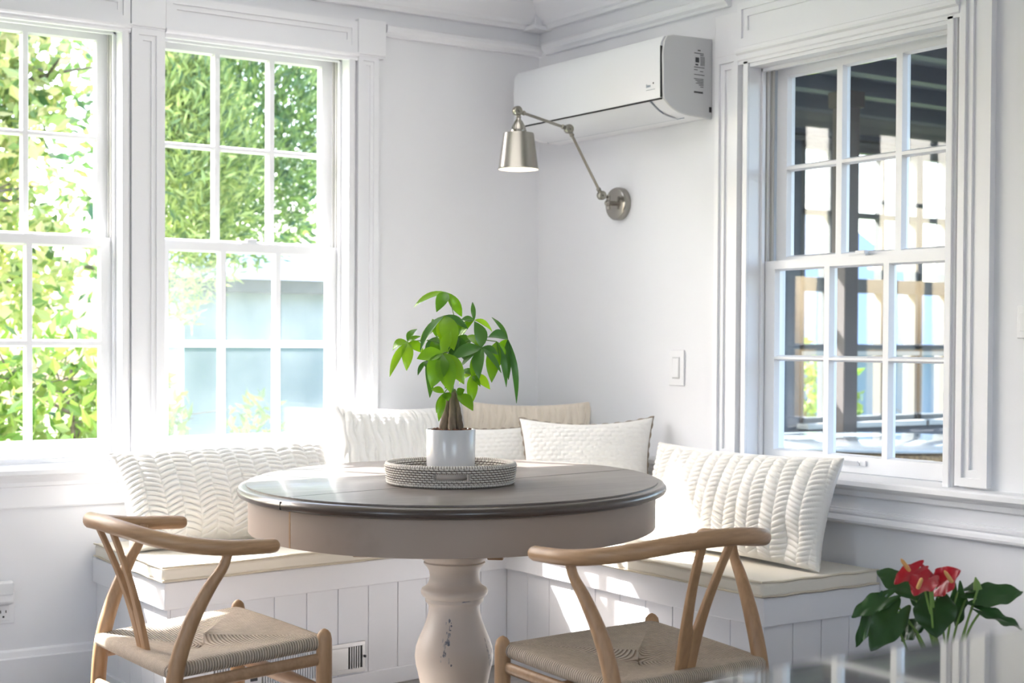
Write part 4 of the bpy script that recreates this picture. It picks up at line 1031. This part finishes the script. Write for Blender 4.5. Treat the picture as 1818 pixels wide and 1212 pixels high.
    for c in C4:
        n0 = len(mb.v); mb.ball(c + V((0, 0, 0.001)), 0.0168, 10); mb.uv += [(p.x / PITCH, p.y / PITCH) for p in mb.v[n0:]]
    mb.build('woven_seat', M['cord'], t, smooth=50, recalc=False)
    sb = MB()     # lower layer of cord under the seat
    ctr = V((0, 0.012, 0.408))
    sb.add([c - V((0, 0, 0.016)) for c in C4] + [ctr], [(0, 4, 1), (1, 4, 2), (2, 4, 3), (3, 4, 0)]); sb.uv = [(c.x / PITCH, c.y / PITCH) for c in C4 + [ctr]]
    sb.build('seat_underside', M['cord'], t, recalc=False)
    return t
make_chair('wooden Y-back chair at the left, side-on, sunlit woven cord seat', (-2.092, -1.606, 0), math.radians(-89))
make_chair('wooden Y-back chair seen from behind, right of the table pedestal', (-1.327, -2.317, 0), math.radians(5))

# ================================================================= WALL AIR CONDITIONER
ac = thing('air_conditioner', 'white wall-mounted air conditioner above the swing-arm lamp', 'air conditioner', (-0.1, -0.585, 1.905))
y0, y1 = 0.146, 1.026     # along the right wall (u = -y)
body = [(0.001, 1.906), (0.10, 1.910), (0.140, 1.917), (0.168, 1.928), (0.186, 1.940), (0.207, 1.958), (0.209, 1.985), (0.212, 2.10), (0.208, 2.140), (0.196, 2.160), (0.170, 2.168), (0.001, 2.172)]
mb = MB(); mb.profile(body, y0, y1, WR); mb.build('casing', M['plastic'], ac, bevel=0.004, smooth=40)
pan = [(0.211, 1.962), (0.2175, 1.957), (0.2195, 1.985), (0.222, 2.09), (0.218, 2.140), (0.206, 2.162), (0.178, 2.171), (0.176, 2.169), (0.2, 2.158), (0.211, 2.13)]
mb = MB(); mb.profile(pan, y0 + 0.002, y1 - 0.010, WR); fp = mb.build('front_panel', M['plastic_glossy'], ac, bevel=0.0015, smooth=40)
mb = MB(); mb.profile([(0.2085, 1.9535), (0.2145, 1.9535), (0.2145, 1.9575), (0.2085, 1.9575)], y0 + 0.004, y1 - 0.012, WR); mb.profile([(0.2095, 1.96), (0.2185, 1.96), (0.2205, 2.13), (0.2095, 2.13)], y1 - 0.0105, y1 - 0.0085, WR); mb.build('panel_gap', M['gap'], ac)
ed = [(d + 0.0025, z - 0.001) for d, z in body[:8]]
flo = [(0.090, 1.9065), (0.140, 1.9145), (0.168, 1.9255), (0.188, 1.9385), (0.207, 1.9535), (0.2105, 1.9525), (0.190, 1.9355), (0.169, 1.9225), (0.140, 1.9115), (0.090, 1.9035)]
mb = MB(); mb.profile(flo, y0 + 0.05, y1 - 0.075, WR); lv = mb.build('louver', M['plastic_glossy'], ac, smooth=40)
mb = MB(); mb.profile([(0.150, 1.9175), (0.206, 1.9535), (0.2085, 1.9525), (0.152, 1.9155)], y1 - 0.0745, y1 - 0.0725, WR); mb.profile([(0.087, 1.9055), (0.090, 1.9055), (0.090, 1.9035), (0.087, 1.9035)], y0 + 0.04, y1 - 0.04, WR); mb.build('louver_gap', M['print_blue'], ac)
mb = MB()
big = [(d + 0.004 if d > 0.01 else d, z - 0.003 if z < 2.0 else z + 0.002) for d, z in body]
mb.profile(big, y1 - 0.0078, y1 + 0.002, WR); mb.build('end_cover', M['plastic_grey_shaded'], ac, bevel=0.002, smooth=40)  # white end darkened by colour, standing in for its shade
# small grey badge on the front: a blurred word, a star, a line
mb = MB(); x_ = y1 - 0.082
for i, (w, h) in enumerate(((0.006, 0.011), (0.003, 0.007), (0.003, 0.009), (0.005, 0.007), (0.002, 0.007), (0.005, 0.007))):
    mb.box((x_, 0.2185, 1.999), (x_ + w * 0.75, 0.2206, 1.999 + h), WR); x_ += w
mb.box((y1 - 0.082, 0.2185, 1.989), (y1 - 0.036, 0.2204, 1.9905), WR)
mb.build('badge', M['print_blue'], fp)
mb = MB(); mb.lathe([(0.0035, 0), (0.0035, 0.0006)], Vector(WR(y1 - 0.044, 0.2205, 2.010)), 5, frame=(Vector((0, 1, 0)), Vector((0, 0, 1)), Vector((-1, 0, 0)))); mb.build('badge_star', M['print'], fp)
# rating label printed on the end: rows of fine text and a mark
mb = MB(); yy = y1 + 0.0021
def rowbar(d0, d1, z0_, z1_): mb.box((yy, d0, z0_), (yy + 0.0004, d1, z1_), WR)
rowbar(0.054, 0.066, 2.127, 2.131)
rowbar(0.040, 0.082, 2.118, 2.1205); rowbar(0.040, 0.056, 2.113, 2.1155)
rowbar(0.060, 0.076, 2.088, 2.105); rowbar(0.064, 0.076, 2.078, 2.083)
for k in range(5): rowbar(0.036 + 0.004 * k, 0.037 + 0.004 * k, 2.078, 2.11)
for z_, a_, b_ in ((2.071, 0.036, 0.082), (2.062, 0.066, 0.082), (2.058, 0.042, 0.056), (2.046, 0.036, 0.082), (2.032, 0.040, 0.082), (2.027, 0.040, 0.076), (2.022, 0.040, 0.068), (2.017, 0.040, 0.074), (2.012, 0.040, 0.060), (2.006, 0.040, 0.054)): rowbar(a_, b_, z_, z_ + 0.0022)
rowbar(0.042, 0.082, 1.985, 1.991)
mb.build('rating_label', M['print'], ac)
mb = MB(); mb.box((yy, 0.003, 1.925), (yy + 0.001, 0.014, 1.943), WR); mb.build('pipe_notch', M['gap'], ac)

# ================================================================= SWING-ARM WALL LAMP
lamp = thing('swing_arm_lamp', 'brushed nickel swing-arm wall lamp with bell shade, lit', 'wall lamp', (-0.02, -0.530, 1.651))
PLC = Vector((0, -0.530, 1.651)); fx = (Vector((0, 1, 0)), Vector((0, 0, 1)), Vector((-1, 0, 0)))
mb = MB(); mb.lathe([(0.060, 0.001), (0.0605, 0.006), (0.0605, 0.022), (0.057, 0.028), (0.048, 0.030), (0.001, 0.031)], PLC, 48, frame=fx, cap=False); mb.build('wall_plate', M['nickel'], lamp, smooth=40)
K1 = Vector((-0.095, -0.537, 1.677)); K2 = Vector((-0.285, -0.592, 1.896)); K3 = Vector((-0.512, -0.602, 1.938))
mb = MB(); mb.tube([PLC + Vector((-0.028, 0, 0)), PLC + Vector((-0.062, 0, 0.0))], 0.0085, n=14); mb.tube([PLC + Vector((-0.058, 0.0, -0.022)), PLC + Vector((-0.058, 0.0, 0.030))], 0.0065, n=12)
mb.tube([PLC + Vector((-0.058, -0.0, 0.022)), K1], 0.0055, n=10); mb.ball(PLC + Vector((-0.062, 0, 0)), 0.012, 14); mb.build('mount', M['nickel'], lamp, smooth=50)
def knuckle(P, name='joint', ax=(0, 1, 0.3)):
    a = Vector(ax).normalized(); mb = MB()
    b = a.orthogonal().normalized(); c = a.cross(b)
    mb.lathe([(0.0001, -0.014), (0.013, -0.013), (0.0165, -0.008), (0.0165, 0.008), (0.013, 0.013), (0.0001, 0.014)], P, 20, frame=(b, c, a), cap=False)
    mb.tube([P - a * 0.022, P + a * 0.022], 0.0045, n=8)
    return mb.build(name, M['nickel_dark'], lamp, smooth=40)
cam_side = (CAM - K2).normalized()
for P in (K1, K2, K3): knuckle(P, ax=cam_side + Vector((0.5, 0.2, 0.1)))
def rod(a, b, name):
    d = (b - a).normalized(); mb = MB(); mb.tube([a + d * 0.012, b - d * 0.012], 0.0052, n=12)
    for f, s in ((0.028, 1), (0.028, -1)):
        p = a + d * f if s > 0 else b - d * f
        mb.tube([p - d * 0.005, p - d * 0.002, p + d * 0.002, p + d * 0.005], [0.0055, 0.0085, 0.0085, 0.0055], n=12)
        q = p + d * (-s) * 0.012; mb.tube([q - d * 0.006, q + d * 0.006], 0.0075, n=12)
    return mb.build(name, M['nickel_dark'], lamp, smooth=50)
rod(K1, K2, 'arm'); rod(K2, K3, 'arm')
SC = Vector((K3.x + 0.004, K3.y - 0.002, 0))
shade = [(0.0705, 1.736), (0.0715, 1.7375), (0.0695, 1.7405), (0.0685, 1.743), (0.0535, 1.856), (0.0525, 1.861), (0.030, 1.8625), (0.0275, 1.866), (0.0275, 1.872), (0.0255, 1.874), (0.0235, 1.884), (0.014, 1.902), (0.0085, 1.908), (0.0075, 1.914), (0.0095, 1.916), (0.0075, 1.919), (0.007, 1.930)]
mb = MB(); mb.lathe(shade, SC, 56, cap=False); sh = mb.build('lamp_shade', M['nickel'], lamp, smooth=35)
mb = MB(); mb.lathe([(0.0695, 1.7365), (0.067, 1.744), (0.0515, 1.855), (0.001, 1.857)], SC, 48, cap=False); mb.build('shade_lining', M['shade_in'], sh, smooth=40)
mb = MB(); mb.ball(SC + Vector((0, 0, 1.795)), 0.028, 20); bl = mb.build('bulb', M['bulb'], lamp, smooth=60)
mb = MB(); mb.lathe([(0.014, 1.815), (0.015, 1.85), (0.0145, 1.856)], SC, 20); mb.build('socket', M['plastic'], lamp, smooth=40)
mb = MB()      # small wire yoke at the shade neck
mb.tube(catmull([SC + Vector((-0.024, -0.015, 1.866)), SC + Vector((-0.030, -0.018, 1.878)), SC + Vector((-0.018, -0.010, 1.902)), SC + Vector((-0.004, 0, 1.916))], 5), 0.0018, n=6); mb.build('yoke', M['nickel_dark'], sh, smooth=50)

# ================================================================= COUNTER IN THE FOREGROUND
ct = thing('kitchen_counter', 'blurred polished stone counter in the near right corner', 'counter', (-1.9, -4.6, 0))
mb = MB(); mb.box((-2.775, -5.05, 0.885), (-0.9, -4.165, 0.920)); mb.build('countertop', M['counter'], ct, bevel=0.006, seg=3)
mb = MB(); mb.box((-2.74, -5.02, 0.10), (-0.93, -4.20, 0.884)); mb.build('cabinet', M['trim'], ct, bevel=0.003)
mb = MB(); mb.box((-2.70, -4.98, 0.0), (-0.97, -4.26, 0.10)); mb.build('toe_kick', M['gap'], ct)

# ================================================================= ANTHURIUM
AB = Vector((-1.075, -2.935, 0))
an = thing('potted_anthurium', 'red-flowered anthurium with glossy dark leaves behind the counter', 'potted plant', AB)
mb = MB(); mb.lathe([(0.001, 0.0), (0.085, 0.0), (0.09, 0.01), (0.115, 0.44), (0.118, 0.455), (0.112, 0.455), (0.108, 0.43), (0.001, 0.43)], AB, 48, cap=False); mb.build('planter', M['ceramic'], an, smooth=40)
mb = MB(); mb.lathe([(0.001, 0.436), (0.108, 0.432)], AB, 32, cap=False); mb.build('soil', M['soil'], an)
def heart(mb, att, tip, w, nrm, cup=0.18, droop=0.06, nv=14, nu=8, lobe=0.28):
    b = Vector(att); t_ = Vector(tip); ax = t_ - b; L = ax.length; ax.normalize()
    side = ax.cross(Vector(nrm)).normalized(); nn = side.cross(ax).normalized()
    o = len(mb.v)
    for j in range(nv + 1):
        f = j / nv
        wd = w / 2 * (math.sin(PI * (0.16 + 0.84 * f) ** 0.86) ** 0.75) if j < nv else 0.0005
        for i in range(-nu, nu + 1):
            s = i / nu
            back = lobe * L * max(0, 1 - f * 2.2) * math.sin(PI * min(1, abs(s) * 1.02)) ** 0.8 * (1 if abs(s) > 0.02 else 0)
            x = s * wd * (1 + 0.12 * max(0, 0.4 - f))
            p = b + ax * (L * f - back) + side * x + nn * (cup * abs(x) * (1 - 0.3 * f) - droop * L * f * f * 1.2 + 0.004 * math.sin(f * 14 + s * 3) * abs(s))
            mb.v.append(p)
    K = 2 * nu + 1
    for j in range(nv):
        for i in range(K - 1): mb.f.append((o + j * K + i, o + j * K + i + 1, o + (j + 1) * K + i + 1, o + (j + 1) * K + i))
tca = (CAM - (AB + Vector((0, 0, 0.55)))).normalized(); rn = random.Random(4)
lm = MB(); sm = MB()
for att, tip, w in ANTH_LEAVES:
    heart(lm, att, tip, w, tca * 0.8 + Vector((rn.uniform(-.3, .3), rn.uniform(-.3, .3), 0.75)))
    a = Vector(att); base = AB + Vector((rn.uniform(-.03, .03), rn.uniform(-.03, .03), 0.435))
    sm.tube(catmull([base, base.lerp(a, 0.55) + Vector((0, 0, 0.03)), a + Vector((0, 0, 0.0))], 6), 0.0024, n=7)
lm.build('foliage', M['anth_leaf'], an, smooth=80, recalc=False)
for (att, tip, w), (s0, s1) in zip(ANTH_FLOWERS, ANTH_SPADIX):
    mb = MB(); heart(mb, att, tip, w * 1.05, tca * 0.9 + Vector((rn.uniform(-.3, .3), rn.uniform(-.2, .2), 0.5)), cup=0.25, droop=-0.02)
    fl = mb.build('spathe', M['spathe'], an, smooth=80, recalc=False)
    mb = MB(); s0 = Vector(s0); s1 = Vector(s1); mb.tube([s0, s0.lerp(s1, 0.3), s0.lerp(s1, 0.8), s1], [0.0038, 0.0042, 0.0036, 0.0012], n=10); mb.build('spadix', M['spadix'], fl, smooth=60)
    a = Vector(att); base = AB + Vector((rn.uniform(-.02, .02), rn.uniform(-.02, .02), 0.435)); sm.tube(catmull([base, base.lerp(a, 0.5), a], 6), 0.0022, n=7)
mb = MB(); mb.tube([Vector(ANTH_BUDS[0][0]), Vector(ANTH_BUDS[0][0]).lerp(Vector(ANTH_BUDS[0][1]), 0.5), Vector(ANTH_BUDS[0][1])], [0.008, 0.006, 0.001], n=10); mb.build('closed_spathe', M['spathe'], an, smooth=60)
mb = MB(); mb.tube([Vector(ANTH_BUDS[1][0]), Vector(ANTH_BUDS[1][0]).lerp(Vector(ANTH_BUDS[1][1]), 0.5), Vector(ANTH_BUDS[1][1])], [0.009, 0.007, 0.001], n=10); mb.build('bud', M['stem'], an, smooth=60)
for b_ in ANTH_BUDS:
    a = Vector(b_[0]); base = AB + Vector((0, 0, 0.435)); sm.tube(catmull([base, base.lerp(a, 0.5), a], 6), 0.0024, n=7)
sm.build('stems', M['stem'], an, smooth=60)

# ================================================================= OUTDOORS BEYOND THE LEFT WINDOWS
mb = MB(); mb.box((-14, 0.18, -0.35), (16, 26, -0.25)); o = mb.build('lawn', M['grass']); o['kind'] = 'structure'
def leaf_cloud(mb, centers, n, lw, ll, rn, updir=0.0, radial=0.0):
    tot = sum(c[3] * c[4] * c[5] for c in centers)
    for (cx, cy, cz, rx, ry, rz) in centers:
        k = int(n * rx * ry * rz / tot)
        for _ in range(k):
            while True:
                x, y, z = rn.uniform(-1, 1), rn.uniform(-1, 1), rn.uniform(-1, 1); d2 = x * x + y * y + z * z
                if 0.12 < d2 < 1: break
            p = Vector((cx + x * rx, cy + y * ry, cz + z * rz))
            d = Vector((rn.gauss(0, 1), rn.gauss(0, 1), rn.gauss(0, 0.8) + updir)) + Vector((x, y, z)) * radial
            d.normalize(); s = d.cross(Vector((rn.gauss(0, 1), rn.gauss(0, 1), rn.gauss(0, 1)))).normalized(); nn = s.cross(d)
            L = ll * rn.uniform(0.6, 1.25); w = lw * rn.uniform(0.7, 1.2)
            mb.add([p, p + d * L * 0.45 + s * w / 2 + nn * w * 0.12, p + d * L, p + d * L * 0.45 - s * w / 2 + nn * w * 0.12], [(0, 1, 2, 3)])
def branches(mb, base, top, r, n, rn, spread, levels=2):
    base = Vector(base); top = Vector(top)
    mid = base.lerp(top, 0.5) + Vector((rn.uniform(-.1, .1), rn.uniform(-.1, .1), 0))
    P = catmull([base, mid, top], 5); mb.tube(P, [r * (1 - 0.7 * i / len(P)) for i in range(len(P))], n=8)
    if levels <= 0: return
    for k in range(n):
        q = P[int(len(P) * rn.uniform(0.35, 0.95))]
        e = q + Vector((rn.gauss(0, spread), rn.gauss(0, spread), rn.uniform(0.1, 0.6) * spread * 1.6))
        branches(mb, q, e, r * 0.45, max(2, n - 2), rn, spread * 0.55, levels - 1)
rn = random.Random(21)
def tree_thing(name, label, loc, mat_, centers, n, lw, ll, trunk, updir=0.0, radial=0.0, cat='tree', group=None, spread=0.6, nb=6, r=0.05):
    t = thing(name, label, cat, loc, group=group)
    mb = MB(); leaf_cloud(mb, centers, n, lw, ll, rn, updir, radial); mb.build('foliage', mat_, t, recalc=False)
    mb = MB(); branches(mb, loc, trunk, r, nb, rn, spread); mb.build('trunk', M['tree_bark'], t, smooth=60)
    return t
tree_thing('broadleaf_tree', 'yellow-green leafy tree with bare branches outside the left window', (-1.2, 3.7, -0.3), M['tree_yellow'],
           [(-1.55, 3.6, 2.5, 0.7, 0.6, 0.75), (-1.06, 3.9, 2.65, 0.38, 0.5, 0.65), (-2.3, 4.0, 2.3, 0.8, 0.7, 0.8), (-1.25, 3.5, 1.55, 0.55, 0.4, 0.45), (-1.02, 4.2, 1.7, 0.28, 0.4, 0.6), (-1.7, 4.4, 3.2, 1.0, 0.6, 0.5)],
           9500, 0.06, 0.105, (-1.4, 3.7, 3.0), spread=0.3, nb=8, r=0.06)
tree_thing('garden_shrub', 'bright green shrub with brown stems below the left window', (-1.15, 2.1, -0.3), M['shrub_leaf'],
           [(-1.25, 2.1, 0.78, 0.55, 0.4, 0.42), (-1.9, 2.2, 0.7, 0.6, 0.4, 0.45), (-0.85, 2.3, 0.62, 0.35, 0.3, 0.40)], 2600, 0.045, 0.10, (-1.2, 2.1, 1.0), updir=0.7, cat='shrub', spread=0.35, nb=7, r=0.02)
tree_thing('cypress_tree', 'lime green feathery cypress outside the middle window', (-0.34, 3.55, -0.3), M['cypress_leaf'],
           [(-0.14, 3.4, 2.2, 0.28, 0.35, 1.0), (0.10, 3.5, 2.1, 0.28, 0.3, 0.65), (-0.20, 3.6, 3.0, 0.28, 0.4, 0.8)], 11000, 0.018, 0.10, (-0.2, 3.5, 3.2), updir=1.0, radial=1.0, spread=0.2, nb=0, r=0.02)
tree_thing('cypress_tree', 'darker green cypress to the right, beyond the middle window', (1.42, 4.5, -0.3), M['cypress_dark'],
           [(0.62, 4.2, 2.6, 0.55, 0.4, 1.05), (1.0, 4.5, 2.8, 0.55, 0.4, 1.0), (0.25, 4.6, 2.9, 0.5, 0.4, 0.9)], 13000, 0.02, 0.11, (1.25, 4.5, 3.3), updir=1.0, radial=1.0, spread=0.3, nb=0, r=0.025)
tree_thing('garden_shrub', 'small pale green shrub at the lower edge of the middle window', (0.02, 2.6, -0.3), M['shrub_leaf'],
           [(-0.02, 2.6, 0.48, 0.22, 0.25, 0.38), (0.30, 2.9, 0.25, 0.25, 0.25, 0.3)], 800, 0.035, 0.08, (0.02, 2.6, 0.5), updir=0.6, cat='shrub', spread=0.2, nb=5, r=0.015)
tree_thing('backdrop_tree', 'tall dark tree at the back of the garden, left', (-1.0, 9.5, -0.3), M['cypress_dark'],
           [(-2.4, 9.5, 2.6, 1.6, 1.0, 2.1), (-0.9, 9.6, 3.2, 1.3, 1.0, 2.2), (-4.2, 9.5, 2.8, 1.5, 1.0, 2.2)], 3600, 0.10, 0.24, (-1.0, 9.5, 3.0), spread=1.0, nb=5, r=0.12)
tree_thing('backdrop_tree', 'tall dark tree at the back of the garden, right', (3.0, 12.5, -0.3), M['cypress_dark'],
           [(2.6, 12.4, 3.6, 1.6, 1.0, 2.6), (4.6, 12.6, 3.8, 1.6, 1.0, 2.4)], 3000, 0.10, 0.24, (3.0, 12.5, 4.0), spread=1.0, nb=5, r=0.12)
# neighbouring outbuilding
sh = thing('garden_outbuilding', 'pale blue-grey outbuilding with dark eaves behind the cypresses', 'outbuilding', (2.0, 6.4, -0.3))
mb = MB(); mb.box((0.75, 5.6, -0.3), (3.6, 7.0, 1.50)); mb.build('walls', M['siding'], sh)
mb = MB()
mb.box((0.68, 5.45, 1.50), (3.7, 7.1, 1.60)); mb.build('eaves', M['siding_dark'], sh)
mb = MB(); mb.hexa([(0.64, 5.40, 1.60), (3.74, 5.40, 1.60), (3.74, 7.15, 1.60), (0.64, 7.15, 1.60), (0.64, 6.2, 1.90), (3.74, 6.2, 1.90), (3.74, 6.4, 1.90), (0.64, 6.4, 1.90)]); mb.build('roof', M['roof_blue'], sh)

# ================================================================= SUN PORCH BEYOND THE RIGHT WINDOW
PY = 1.25
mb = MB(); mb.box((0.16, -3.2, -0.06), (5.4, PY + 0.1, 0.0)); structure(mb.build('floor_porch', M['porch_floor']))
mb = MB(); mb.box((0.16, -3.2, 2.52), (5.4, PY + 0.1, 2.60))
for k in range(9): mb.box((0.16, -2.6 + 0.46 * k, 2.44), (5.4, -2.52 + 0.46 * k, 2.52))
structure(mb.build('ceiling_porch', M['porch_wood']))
openings = [(0.55, 1.35), (1.60, 2.40), (2.69, 2.93), (3.05, 3.655), (3.675, 3.94), (4.15, 4.9)]
mb = MB()
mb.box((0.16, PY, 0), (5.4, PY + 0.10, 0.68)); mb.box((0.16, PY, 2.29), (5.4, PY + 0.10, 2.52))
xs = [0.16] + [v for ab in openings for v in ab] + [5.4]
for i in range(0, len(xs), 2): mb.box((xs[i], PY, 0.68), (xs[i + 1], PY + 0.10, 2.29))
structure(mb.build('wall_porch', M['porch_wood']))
for i, (a, b) in enumerate(openings):
    root = struct_empty('window_%d' % (4 + i))
    mb = MB(); w = 0.022
    mb.box((a, PY - 0.012, 0.68), (a + w, PY + 0.05, 2.29)); mb.box((b - w, PY - 0.012, 0.68), (b, PY + 0.05, 2.29))
    for z0_, z1_ in ((0.68, 0.72), (1.10, 1.14), (1.44, 1.52), (1.875, 1.905), (2.25, 2.29)): mb.box((a, PY - 0.012, z0_), (b, PY + 0.05, z1_))
    if b - a > 0.38: mb.box(((a + b) / 2 - 0.012, PY - 0.01, 0.68), ((a + b) / 2 + 0.012, PY + 0.05, 2.29))
    mb.build('window_frame', M['porch_frame'], root)
    mb = MB(); mb.box((a - 0.02, PY - 0.09, 0.66), (b + 0.02, PY, 0.69)); mb.box((a, PY - 0.03, 1.075), (b, PY - 0.008, 1.10)); mb.build('window_sill', M['porch_white'], root)
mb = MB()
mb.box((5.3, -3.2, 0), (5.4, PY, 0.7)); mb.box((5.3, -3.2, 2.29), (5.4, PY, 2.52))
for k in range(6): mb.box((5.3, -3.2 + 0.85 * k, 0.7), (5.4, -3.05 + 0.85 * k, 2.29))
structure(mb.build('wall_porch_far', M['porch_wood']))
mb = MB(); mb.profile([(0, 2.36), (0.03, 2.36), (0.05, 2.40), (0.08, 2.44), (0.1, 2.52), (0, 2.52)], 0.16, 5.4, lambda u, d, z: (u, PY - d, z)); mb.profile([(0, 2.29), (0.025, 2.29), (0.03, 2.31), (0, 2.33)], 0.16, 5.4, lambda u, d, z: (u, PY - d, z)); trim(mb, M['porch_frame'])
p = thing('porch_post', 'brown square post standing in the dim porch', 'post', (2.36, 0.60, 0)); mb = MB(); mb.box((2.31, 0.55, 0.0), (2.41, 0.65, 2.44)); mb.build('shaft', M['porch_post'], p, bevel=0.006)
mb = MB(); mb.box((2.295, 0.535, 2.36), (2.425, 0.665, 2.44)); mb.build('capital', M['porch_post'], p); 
t = thing('patio_table', 'round patio table with frosted blue-grey top in the porch', 'table', (1.62, -0.30, 0))
mb = MB(); mb.lathe([(0.60, 0.700), (0.608, 0.706), (0.608, 0.712), (0.60, 0.718)], (1.62, -0.30, 0), 48); mb.build('table_top', M['patio_glass'], t, smooth=40)
mb = MB(); mb.lathe([(0.56, 0.640), (0.585, 0.645), (0.59, 0.69), (0.57, 0.699)], (1.62, -0.30, 0), 48); mb.build('apron', M['wicker'], t, smooth=40)
for k in range(4):
    a = PI / 4 + k * PI / 2; c = Vector((1.62 + 0.48 * math.cos(a), -0.30 + 0.48 * math.sin(a), 0)); mb = MB(); mb.tube([c, c + Vector((0, 0, 0.66))], 0.028, n=10); mb.build('leg', M['wicker'], t, smooth=60)
# garden beyond the porch
tree_thing('garden_shrub', 'bright green shrub beyond the porch windows', (4.3, 2.8, -0.3), M['shrub_leaf'], [(4.2, 2.8, 0.62, 0.55, 0.4, 0.55), (3.3, 3.0, 0.35, 0.4, 0.4, 0.35)], 1500, 0.05, 0.10, (4.3, 2.8, 0.7), updir=0.5, cat='shrub', spread=0.3, nb=6, r=0.02)
tree_thing('backdrop_tree', 'thin-leaved tree against the sky beyond the porch', (5.6, 8.6, -0.3), M['cypress_dark'], [(5.2, 8.6, 1.6, 0.6, 0.6, 0.75), (6.6, 9.0, 1.7, 0.7, 0.6, 0.7)], 1100, 0.06, 0.14, (5.6, 8.6, 2.0), spread=0.4, nb=5, r=0.06)
nb_ = thing('neighbor_house', 'blue-roofed house far beyond the porch windows', 'house', (13.0, 13.0, -0.3))
mb = MB(); mb.box((9.5, 11.5, -0.3), (17, 16, 1.1)); mb.build('walls', M['siding'], nb_)
mb = MB(); mb.add([(9.2, 11.2, 1.1), (17.3, 11.2, 1.1), (17.3, 16.3, 1.1), (9.2, 16.3, 1.1), (10.6, 13.7, 3.4), (15.9, 13.7, 3.4)], [(0, 1, 5, 4), (1, 2, 5), (2, 3, 4, 5), (3, 0, 4), (0, 3, 2, 1)]); mb.build('roof', M['roof_blue'], nb_)
